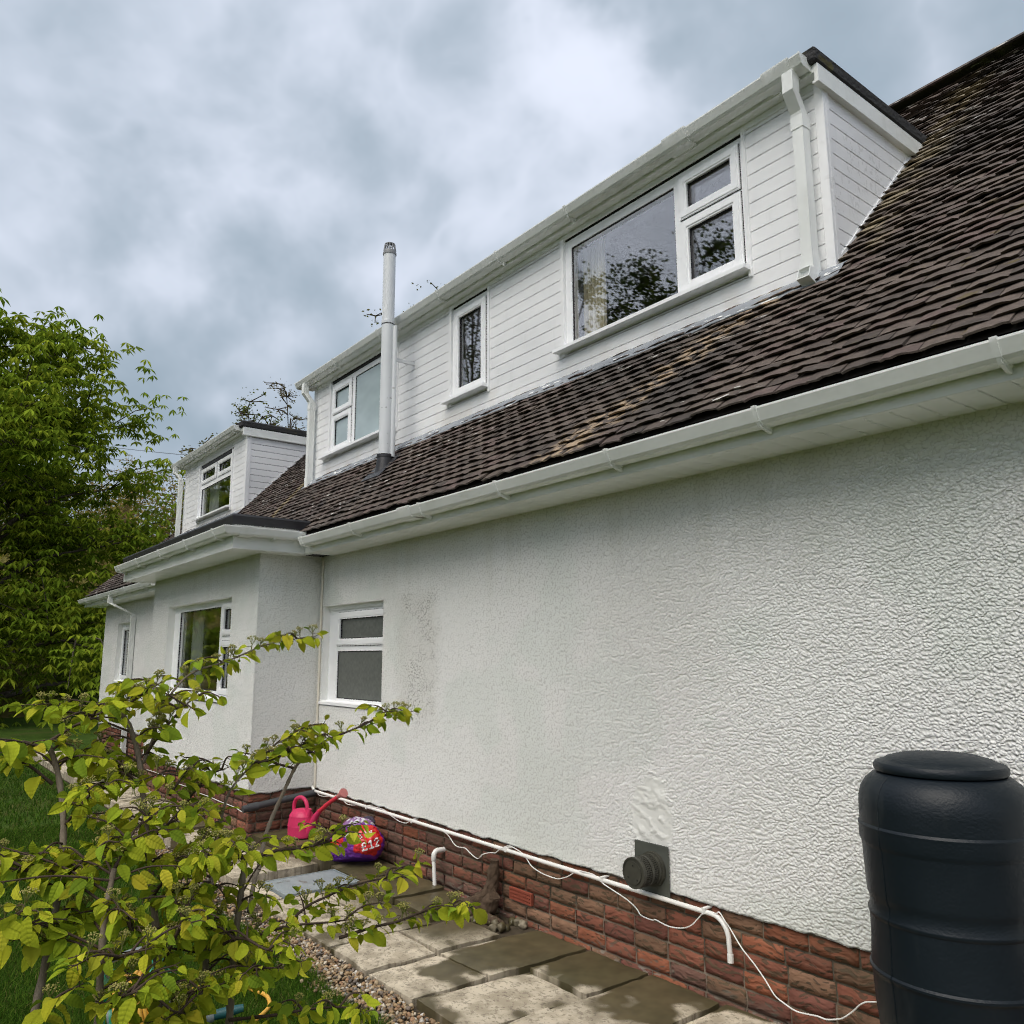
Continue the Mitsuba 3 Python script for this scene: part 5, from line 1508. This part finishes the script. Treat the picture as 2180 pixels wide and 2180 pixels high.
LF = [[0, 1, 2], [0, 2, 3]]
for i in range(3):
    a = 1 + 3 * i
    LF += [[a, a + 3, a + 4], [a, a + 4, a + 1], [a + 1, a + 4, a + 5], [a + 1, a + 5, a + 2]]
LF += [[10, 13, 11], [11, 13, 12]]
LF = np.array(LF)
leaves, clusters, woods = [], [], []


def tint():
    a = np.array([(0.38, 0.43, 0.030), (0.28, 0.36, 0.026), (0.46, 0.46, 0.040), (0.20, 0.29, 0.026)])[srng.choice(4, p=[.38, .30, .20, .12])]
    a = a * srng.uniform(0.78, 1.18)
    return a + np.array([0.05, 0.0, 0.0]) * (srng.random() < 0.12)


def add_leaf(p, d, L, up=0.6):
    d = np.array(d, float)
    n = np.array([0, 0, 1.0]) * up + srng.normal(0, 0.45, 3) - d * 0.2
    if abs(np.dot(n / np.linalg.norm(n), d / np.linalg.norm(d))) > 0.93:
        n = n + np.array([0.5, -0.5, 0.1])
    pet = d / np.linalg.norm(d) * 0.010
    if np.linalg.norm(p - EYE) < 1.42:
        return
    V, U = leaf(p + pet, d, n, L, srng.uniform(0.48, 0.64), srng.uniform(0.2, 1.3), srng.uniform(0.05, 0.35))
    leaves.append((V, U, tint(), p, p + pet))


def add_cluster(p, h):
    top = p + np.array([srng.normal(0, 0.006), srng.normal(0, 0.006), h])
    clusters.append((p, top))


def dress(path, Lm, hang, flowers, step=0.030, start=0.0):
    """opposite pairs of leaves and short flowering spurs along a branch"""
    path = np.asarray(path)
    seg = np.linalg.norm(np.diff(path, axis=0), axis=1)
    cum = np.concatenate([[0], np.cumsum(seg)])
    tot = cum[-1]
    s = start * tot + 0.012
    side = 1
    while s < tot:
        p = np.array([np.interp(s, cum, path[:, k]) for k in range(3)])
        q = np.array([np.interp(min(s + 0.02, tot), cum, path[:, k]) for k in range(3)])
        t = q - p
        t = t / (np.linalg.norm(t) + 1e-9)
        lat = np.cross(t, [0, 0, 1.0]); lat /= np.linalg.norm(lat) + 1e-9
        for sg in (-1, 1):
            if srng.random() < 0.80:
                d = lat * sg * srng.uniform(0.5, 1.0) + t * srng.uniform(0.1, 0.8) + np.array([0, 0, -1.0]) * (hang * srng.uniform(0.2, 1.5) - 0.10)
                add_leaf(p, d, np.clip(srng.normal(Lm * 0.65, 0.010), 0.014, 0.060))
        if srng.random() < flowers:
            h = srng.uniform(0.014, 0.032)
            add_cluster(p, h)
            for _ in range(srng.integers(1, 3)):
                d = np.array([srng.normal(0, 1), srng.normal(0, 1), srng.uniform(-0.4, 0.5)])
                add_leaf(p + [0, 0, h * 0.35], d, srng.uniform(0.020, 0.034))
        s += step * srng.uniform(0.75, 1.3)
    e = path[-1]
    t = path[-1] - path[-2]
    t /= np.linalg.norm(t) + 1e-9
    for _ in range(2):
        add_leaf(e, t + srng.normal(0, 0.5, 3) + [0, 0, -0.4 * hang], srng.uniform(0.02, 0.034))


SPEC = {'b1': (0.046, 0.75, 0.62), 'b1b': (0.052, 0.7, 0.3), 'b1c': (0.052, 0.6, 0.5), 'b2': (0.048, 0.75, 0.45), 'b2b': (0.046, 0.6, 0.6), 'b2c': (0.045, 0.5, 0.8), 'b3': (0.050, 0.6, 0.55), 'b3b': (0.048, 0.6, 0.7),
        'b3c': (0.046, 0.6, 0.6), 'b3d': (0.05, 0.6, 0.5), 'b5': (0.046, 0.8, 0.4), 'b6': (0.048, 0.7, 0.3), 'b6b': (0.046, 0.8, 0.35), 'stem_d': (0.046, 0.5, 0.0)}
for name, pts in BRANCH.items():
    path = smooth_path(np.array(pts), 7)
    stem = name.startswith('stem')
    L = float(np.linalg.norm(np.diff(path, axis=0), axis=1).sum())
    if stem:
        r0, r1 = (0.0085, 0.0052) if name != 'stem_d' else (0.0055, 0.0042)
        if name == 'stem_e':
            r0, r1 = 0.0052, 0.005
        if name in ('stem_a', 'stem_b', 'stem_c', 'stem_f', 'stem_g'):
            foot = path[0] + np.array([0.02, 0.02, -0.70])
            low = np.array([foot * (1 - t) + path[0] * t for t in np.linspace(0, 1, 8)[:-1]])
            path = np.vstack([low, path])
    else:
        r0, r1 = 0.0035, 0.0014
    rad = np.linspace(r0, r1, len(path)) * (1 + 0.12 * np.sin(np.arange(len(path)) * 1.9))
    put('stem' if stem else 'branch', tube(path, rad, 8 if stem else 6), 'twig_bark' if stem or name in ('b1', 'b3') else 'dark_twig', SH, smooth=True)
    if not stem:
        Lm, hang, fl = SPEC.get(name, (0.055, 0.55, 0.22))
        dress(path, Lm, hang, fl, step=0.018 if name in SPEC else 0.0205)
    # extra side twigs in the lower, denser body
    nt = 0
    if name in ('stem_a', 'stem_c', 'stem_g', 'stem_f'):
        nt = 14
    elif name == 'stem_b':
        nt = 14
    elif name in ('b8', 'b9', 'b10', 'b11', 'b12', 'b13', 'b14', 'b4', 'b4b', 'b16', 'b17', 'b22', 'b25', 'b26', 'b15'):
        nt = 5
    elif name in ('b6', 'b5', 'b3', 'b2', 'b7', 'b6b', 'b1c', 'b3c', 'b1', 'b1b', 'b3b', 'b3d', 'b24', 'b18', 'b19', 'b20', 'b21'):
        nt = 4
    for _ in range(nt):
        i = srng.integers(int(len(path) * (0.40 if stem else 0.3)), len(path) - 1)
        a = path[i]
        az = srng.uniform(0, 2 * math.pi)
        ln = srng.uniform(0.07, 0.20) if stem else srng.uniform(0.04, 0.10)
        d = np.array([math.cos(az), math.sin(az), srng.uniform(0.0, 0.45)])
        if d[0] * 0.61 + d[1] * 0.79 > 0.35 and stem:      # fewer twigs on the side of the paving
            ln *= 0.55
        e = a + d * ln
        if np.linalg.norm(e - EYE) < 1.25:
            continue
        mid = (a + e) / 2 + [0, 0, 0.01]
        tw = smooth_path([a, mid, e], 4)
        put('twig', tube(tw, np.linspace(0.0026, 0.0012, len(tw)), 5), 'dark_twig', SH, smooth=True)
        dress(tw, 0.056 if stem else 0.050, 0.5, 0.10, step=0.021, start=0.15)

# flower bud clusters
bud = trimesh.creation.icosphere(0, 1.0)
cl_items = []
for (p, top) in clusters:
    R = srng.uniform(0.009, 0.016)
    V, F, C, n0 = [], [], [], 0
    for i in range(44):
        rr = R * math.sqrt(srng.random())
        a = srng.uniform(0, 2 * math.pi)
        q = top + np.array([rr * math.cos(a), rr * math.sin(a), 0.006 * (1 - (rr / R) ** 2) + srng.normal(0, 0.0015)])
        v = bud.vertices * srng.uniform(0.0010, 0.0019) + q
        V.append(v); F.append(bud.faces + n0); n0 += len(v)
        C.append(np.tile(np.array([(0.26, 0.25, 0.060), (0.33, 0.28, 0.10), (0.19, 0.20, 0.05)])[srng.integers(3)] * srng.uniform(0.8, 1.2), (len(v), 1)))
    for i in range(7):
        a = i * 2 * math.pi / 7 + srng.uniform(0, 0.5)
        q = top + np.array([0.6 * R * math.cos(a), 0.6 * R * math.sin(a), 0.001])
        m = tube([p + (top - p) * 0.45, q], 0.0008, 4, cap=False)
        V.append(m.vertices); F.append(m.faces + n0); n0 += len(m.vertices)
        C.append(np.tile([0.17, 0.18, 0.05], (len(m.vertices), 1)))
    m = tube([p, p + (top - p) * 0.5], 0.0012, 5, cap=False)
    V.append(m.vertices); F.append(m.faces + n0); n0 += len(m.vertices)
    C.append(np.tile([0.15, 0.15, 0.05], (len(m.vertices), 1)))
    cl_items.append((np.linalg.norm(top - EYE), np.vstack(V), np.vstack(F), np.vstack(C)))
cl_items.sort(key=lambda t: t[0])
for (d, V, F, C) in cl_items[:300]:
    put('flower_cluster', M(V, F), 'bud', SH, smooth=True, color=C)

leaves.sort(key=lambda t: np.linalg.norm(t[3] - EYE))
# petioles, one mesh
pt = [tube([l[3], l[4]], 0.0008, 4, cap=False) for l in leaves]
k = put('leaf_stalks', cat(pt), 'dark_twig', SH)
tag(k, kind='stuff')
V2, F2, U2, C2, n0 = [], [], [], [], 0
for i, (V, U, c, p, q) in enumerate(leaves):
    if i < 300:
        put('leaf', M(V, LF), 'shrub_leaf', SH, smooth=True, uv=U, color=np.tile(c, (len(V), 1)))
    else:
        V2.append(V); F2.append(LF + n0); U2.append(U); C2.append(np.tile(c, (len(V), 1))); n0 += len(V)
k = put('further_leaf', M(np.vstack(V2), np.vstack(F2)), 'shrub_leaf', SH, smooth=True, uv=np.vstack(U2), color=np.vstack(C2))
tag(k, kind='stuff')


# ------------------------------------------------------------------ trees
def leaf_cloud(pts, r, n, size, cols, kind='small', seed=0, shell=0.4):
    """many leaf faces scattered round each twig end"""
    g = np.random.default_rng(seed)
    pts = np.asarray(pts)
    N = len(pts) * n
    c = np.repeat(pts, n, 0)
    d = g.normal(0, 1, (N, 3)); d /= np.linalg.norm(d, axis=1, keepdims=True)
    R = np.repeat(np.broadcast_to(np.asarray(r, float), (len(pts),)), n)
    c = c + d * (R * (shell + (1 - shell) * g.random(N)))[:, None] * [1, 1, 0.75]
    colr = np.asarray(cols)[g.choice(len(cols), N)] * g.uniform(0.7, 1.25, (N, 1))
    if kind == 'small':
        a = g.normal(0, 1, (N, 3)); a /= np.linalg.norm(a, axis=1, keepdims=True)
        a[:, 2] *= 0.5
        b = np.cross(a, g.normal(0, 1, (N, 3))); b /= np.linalg.norm(b, axis=1, keepdims=True) + 1e-9
        s = size * g.uniform(0.7, 1.3, (N, 1))
        V = np.stack([c, c + a * s * .5 + b * s * .30, c + a * s, c + a * s * .5 - b * s * .30], 1)
        F = (np.arange(N)[:, None, None] * 4 + np.array([[0, 1, 2], [0, 2, 3]])).reshape(-1, 3)
        return M(V.reshape(-1, 3), F), np.repeat(colr, 4, 0)
    # palmate: leaflets drooping from one point
    k = 6
    az = g.uniform(0, 6.28, (N, 1)) + np.linspace(0, 2 * math.pi * 0.9, k)[None]
    tiltv = g.normal(0, 0.25, (N, 1, 3))
    out = np.stack([np.cos(az), np.sin(az), np.full((N, k), -0.55)], -1) + tiltv
    out /= np.linalg.norm(out, axis=-1, keepdims=True)
    sid = np.cross(out, [0, 0, 1.0]); sid /= np.linalg.norm(sid, axis=-1, keepdims=True) + 1e-9
    s = (size * g.uniform(0.75, 1.25, (N, 1, 1))) * np.array([0.75, .9, 1, 1, .9, .75])[None, :, None]
    p0 = np.repeat(c[:, None], k, 1)
    mid = p0 + out * s * 0.6
    tip = p0 + out * s + np.array([0, 0, -0.25]) * s
    V = np.stack([p0, mid + sid * s * .17, tip, mid - sid * s * .17], 2)
    F = (np.arange(N * k)[:, None, None] * 4 + np.array([[0, 1, 2], [0, 2, 3]])).reshape(-1, 3)
    return M(V.reshape(-1, 3), F), np.repeat(colr, 4 * k, 0)


def tree(label, base, height, spread, cols, n_limb=9, n_sub=6, leaf_n=18, leaf_size=0.12, clump=0.6, kind='small', seed=1, trunk_r=0.18, low=0.25, sparse=False, catn='tree', lean=(0, 0), group=None, name='tree'):
    g = np.random.default_rng(seed)
    key = thing(name, label, catn, group)
    base = np.array(base, float)
    top = base + np.array([lean[0], lean[1], height * 0.80])
    tp = smooth_path([base - [0, 0, 0.3], base * 0.6 + top * 0.4 + [*(g.normal(0, 0.12, 2)), 0], top], 6)
    wood = [tube(tp, np.linspace(trunk_r, trunk_r * 0.2, len(tp)), 10)]
    put('trunk', wood[0], 'tree_bark', key, smooth=True)
    ends, rad, limbs = [], [], []
    for i in range(n_limb):
        t = low + (1 - low) * (i + g.random()) / n_limb
        a = tp[0] + (tp[-1] - tp[0]) * t
        j = int(t * (len(tp) - 1)); a = tp[j]
        az = i * 2.4 + g.normal(0, 0.3)
        reach = spread * (1.0 - 0.55 * max(t - 0.35, 0) / 0.65) * g.uniform(0.7, 1.1)
        rise = height * g.uniform(0.10, 0.22) * (1 if t > 0.4 else 0.5)
        e = a + np.array([math.cos(az) * reach, math.sin(az) * reach, rise])
        lp = smooth_path([a, (a + e) / 2 + [0, 0, rise * 0.25], e], 5)
        limbs.append(tube(lp, np.linspace(trunk_r * 0.42 * (1.1 - t * .7), 0.012, len(lp)), 6))
        for q in range(n_sub):
            k0 = g.integers(3, len(lp))
            b = lp[k0]
            d = g.normal(0, 1, 3) * [1, 1, 0.6] + [math.cos(az) * .6, math.sin(az) * .6, 0.35]
            d /= np.linalg.norm(d)
            f = b + d * spread * g.uniform(0.18, 0.42)
            limbs.append(tube([b, (b + f) / 2 + [0, 0, 0.04 * spread], f], [0.026, 0.020, 0.014] if sparse else [0.022, 0.014, 0.006], 4, cap=False))
            ends += [f, (b + f) / 2]
            rad += [clump * g.uniform(0.7, 1.2), clump * g.uniform(0.5, 0.9)]
            if sparse:
                for _ in range(4):
                    h = f + g.normal(0, 1, 3) * [1, 1, 0.8] * clump * 0.8
                    limbs.append(tube([f, h], [0.020, 0.012], 4, cap=False))
                    ends.append(h); rad.append(clump * 0.45)
    ends.append(top + [0, 0, height * 0.12]); rad.append(clump)
    put('limbs', cat(limbs), 'tree_bark', key, smooth=True)
    m, c = leaf_cloud(ends, rad, leaf_n, leaf_size, cols, kind, seed + 50)
    put('crown', m, 'tree_leaf', key, color=c)
    return key


GREEN = [(0.25, 0.33, 0.030), (0.19, 0.27, 0.024), (0.31, 0.37, 0.034), (0.14, 0.21, 0.020)]
OLIVE = [(0.14, 0.14, 0.035), (0.17, 0.15, 0.05), (0.10, 0.11, 0.03), (0.21, 0.18, 0.07)]
DARK = [(0.055, 0.085, 0.014), (0.080, 0.105, 0.018), (0.038, 0.060, 0.012)]
tree('big leafy horse chestnut tree with drooping leaves left of the house', (-24.0, -1.2, 0), 10.2, 4.7, GREEN, n_limb=40, n_sub=10, leaf_n=17, leaf_size=0.22, clump=0.95, kind='palm', seed=3, trunk_r=0.30, low=0.12)
tree('thin half-open tree with olive leaves rising just right of the chestnut, behind the small dormer', (-27.0, 5.6, 1.5), 8.0, 1.6, OLIVE, n_limb=11, n_sub=5, leaf_n=7, leaf_size=0.10, clump=0.32, seed=8, trunk_r=0.09, sparse=True)
tree('pale green tree top showing above the flat roof of the small dormer', (-24.0, 5.35, 2.0), 8.3, 0.95, [(0.14, 0.17, 0.03), (0.19, 0.20, 0.05), (0.10, 0.13, 0.03)], n_limb=10, n_sub=5, leaf_n=10, leaf_size=0.09, clump=0.30, seed=12, trunk_r=0.10, sparse=True)
tree('brownish twiggy tree top above the small dormer, nearest the long dormer', (-24.0, 6.65, 2.0), 8.7, 0.9, [(0.17, 0.145, 0.06), (0.14, 0.13, 0.045), (0.20, 0.17, 0.08)], n_limb=11, n_sub=5, leaf_n=8, leaf_size=0.08, clump=0.28, seed=15, trunk_r=0.10, sparse=True)
tree('small bright green tree top right against the far corner of the long dormer', (-24.0, 7.95, 2.0), 7.6, 0.6, [(0.16, 0.23, 0.02), (0.12, 0.19, 0.02)], n_limb=8, n_sub=5, leaf_n=12, leaf_size=0.10, clump=0.35, seed=16, trunk_r=0.08)
tree('tree behind the long dormer, only its highest leafy twigs showing over the gutter', (-20.5, 8.9, 0.5), 13.3, 1.9, [(0.14, 0.15, 0.03), (0.19, 0.17, 0.06), (0.09, 0.09, 0.03)], n_limb=12, n_sub=5, leaf_n=5, leaf_size=0.10, clump=0.40, seed=25, trunk_r=0.14, sparse=True)
# scrub on the bank behind: one tangled mass
brng = np.random.default_rng(77)
SV, SF, SC, n0 = [], [], [], 0
for i in range(46):
    x = -28 - brng.uniform(0, 11)
    y = brng.uniform(-8.0, 9.0)
    z = float(land(np.array(x), np.array(y)))
    cols = [[(0.30, 0.25, 0.05), (0.23, 0.21, 0.035), (0.34, 0.28, 0.07)], [(0.17, 0.22, 0.03), (0.22, 0.26, 0.04), (0.12, 0.17, 0.025)], [(0.30, 0.22, 0.09), (0.24, 0.19, 0.06), (0.20, 0.21, 0.045)]][i % 3]
    h, r = brng.uniform(1.6, 3.2), brng.uniform(1.1, 2.0)
    ends = np.stack([x + brng.normal(0, r * 0.55, 34), y + brng.normal(0, r * 0.55, 34), z + brng.uniform(0.05, 1.0, 34) * h], 1)
    m, c = leaf_cloud(ends, 0.5, 22, 0.14, cols, 'small', 500 + i)
    SV.append(m.vertices); SF.append(m.faces + n0); SC.append(c); n0 += len(m.vertices)
    for e in ends[:22]:
        m = tube([(x + brng.normal(0, 0.3), y + brng.normal(0, 0.3), z - 0.1), e + [0, 0, 0.35]], [0.022, 0.006], 4, cap=False)
        SV.append(m.vertices); SF.append(m.faces + n0); SC.append(np.tile([0.20, 0.15, 0.09], (len(m.vertices), 1))); n0 += len(m.vertices)
k = put('scrub', M(np.vstack(SV), np.vstack(SF)), 'tree_leaf', color=np.vstack(SC))
tag(k, 'tangled yellow-brown and green scrub covering the bank behind the chestnut', kind='stuff')
# trees of the garden across the lawn, seen as mirror images in the windows
for i, (x, y, h, sp, lab) in enumerate([(-10.8, -9.6, 12.0, 2.0, 'dark tree across the lawn, mirrored at the right of the wide dormer window'), (-12.4, -9.8, 11.8, 2.0, 'dark low-topped tree across the lawn, mirrored in the middle of the wide dormer window'), (-14.6, -9.4, 13.9, 2.0, 'dark tall-stemmed tree across the lawn, mirrored at the left of the wide dormer window'),
                                     (-17.0, -9.8, 12.8, 2.3, 'dark tree across the lawn, mirrored at the right edge of the narrow dormer window'), (-19.6, -9.6, 16.0, 2.1, 'tall dark tree across the lawn, filling the reflection in the narrow dormer window'), (-23.5, -9.2, 13.0, 2.6, 'broad dark tree at the far side of the lawn, mirrored beside the tall flue pipe'),
                                     (-41.0, -9.5, 19.0, 4.0, 'large dark tree on the hill, mirrored in the smaller dormer window'), (-8.2, -10.2, 10.5, 1.6, 'small dark tree across the lawn, nearest the camera, mirrored low beside the downpipe')]):
    tree(lab, (x, y, 0), h, sp, DARK, n_limb=17, n_sub=7, leaf_n=38, leaf_size=0.12, clump=0.60, seed=300 + i, trunk_r=0.14, low=0.12, group='garden trees mirrored in the windows')

# ------------------------------------------------------------------ overhead cables
for i, dz in enumerate((0.0, -0.62, -1.22)):
    x0, y0, x1, y1 = -46.0, 5.0, -33.0, 22.0
    t = np.linspace(0, 1, 24)
    z = 12.45 + dz - 1.0 * (4 * t * (1 - t)) * 0.35 - 1.3 * t
    key = thing('overhead_cable', ['highest of three thin overhead cables crossing the sky', 'middle one of three thin overhead cables crossing the sky', 'lowest of three thin overhead cables crossing the sky'][i], 'cable')
    scene[key] = mikit.ply(tube(np.stack([x0 + (x1 - x0) * t, y0 + (y1 - y0) * t, z], 1), 0.014, 5), 'cable_black', smooth=True)
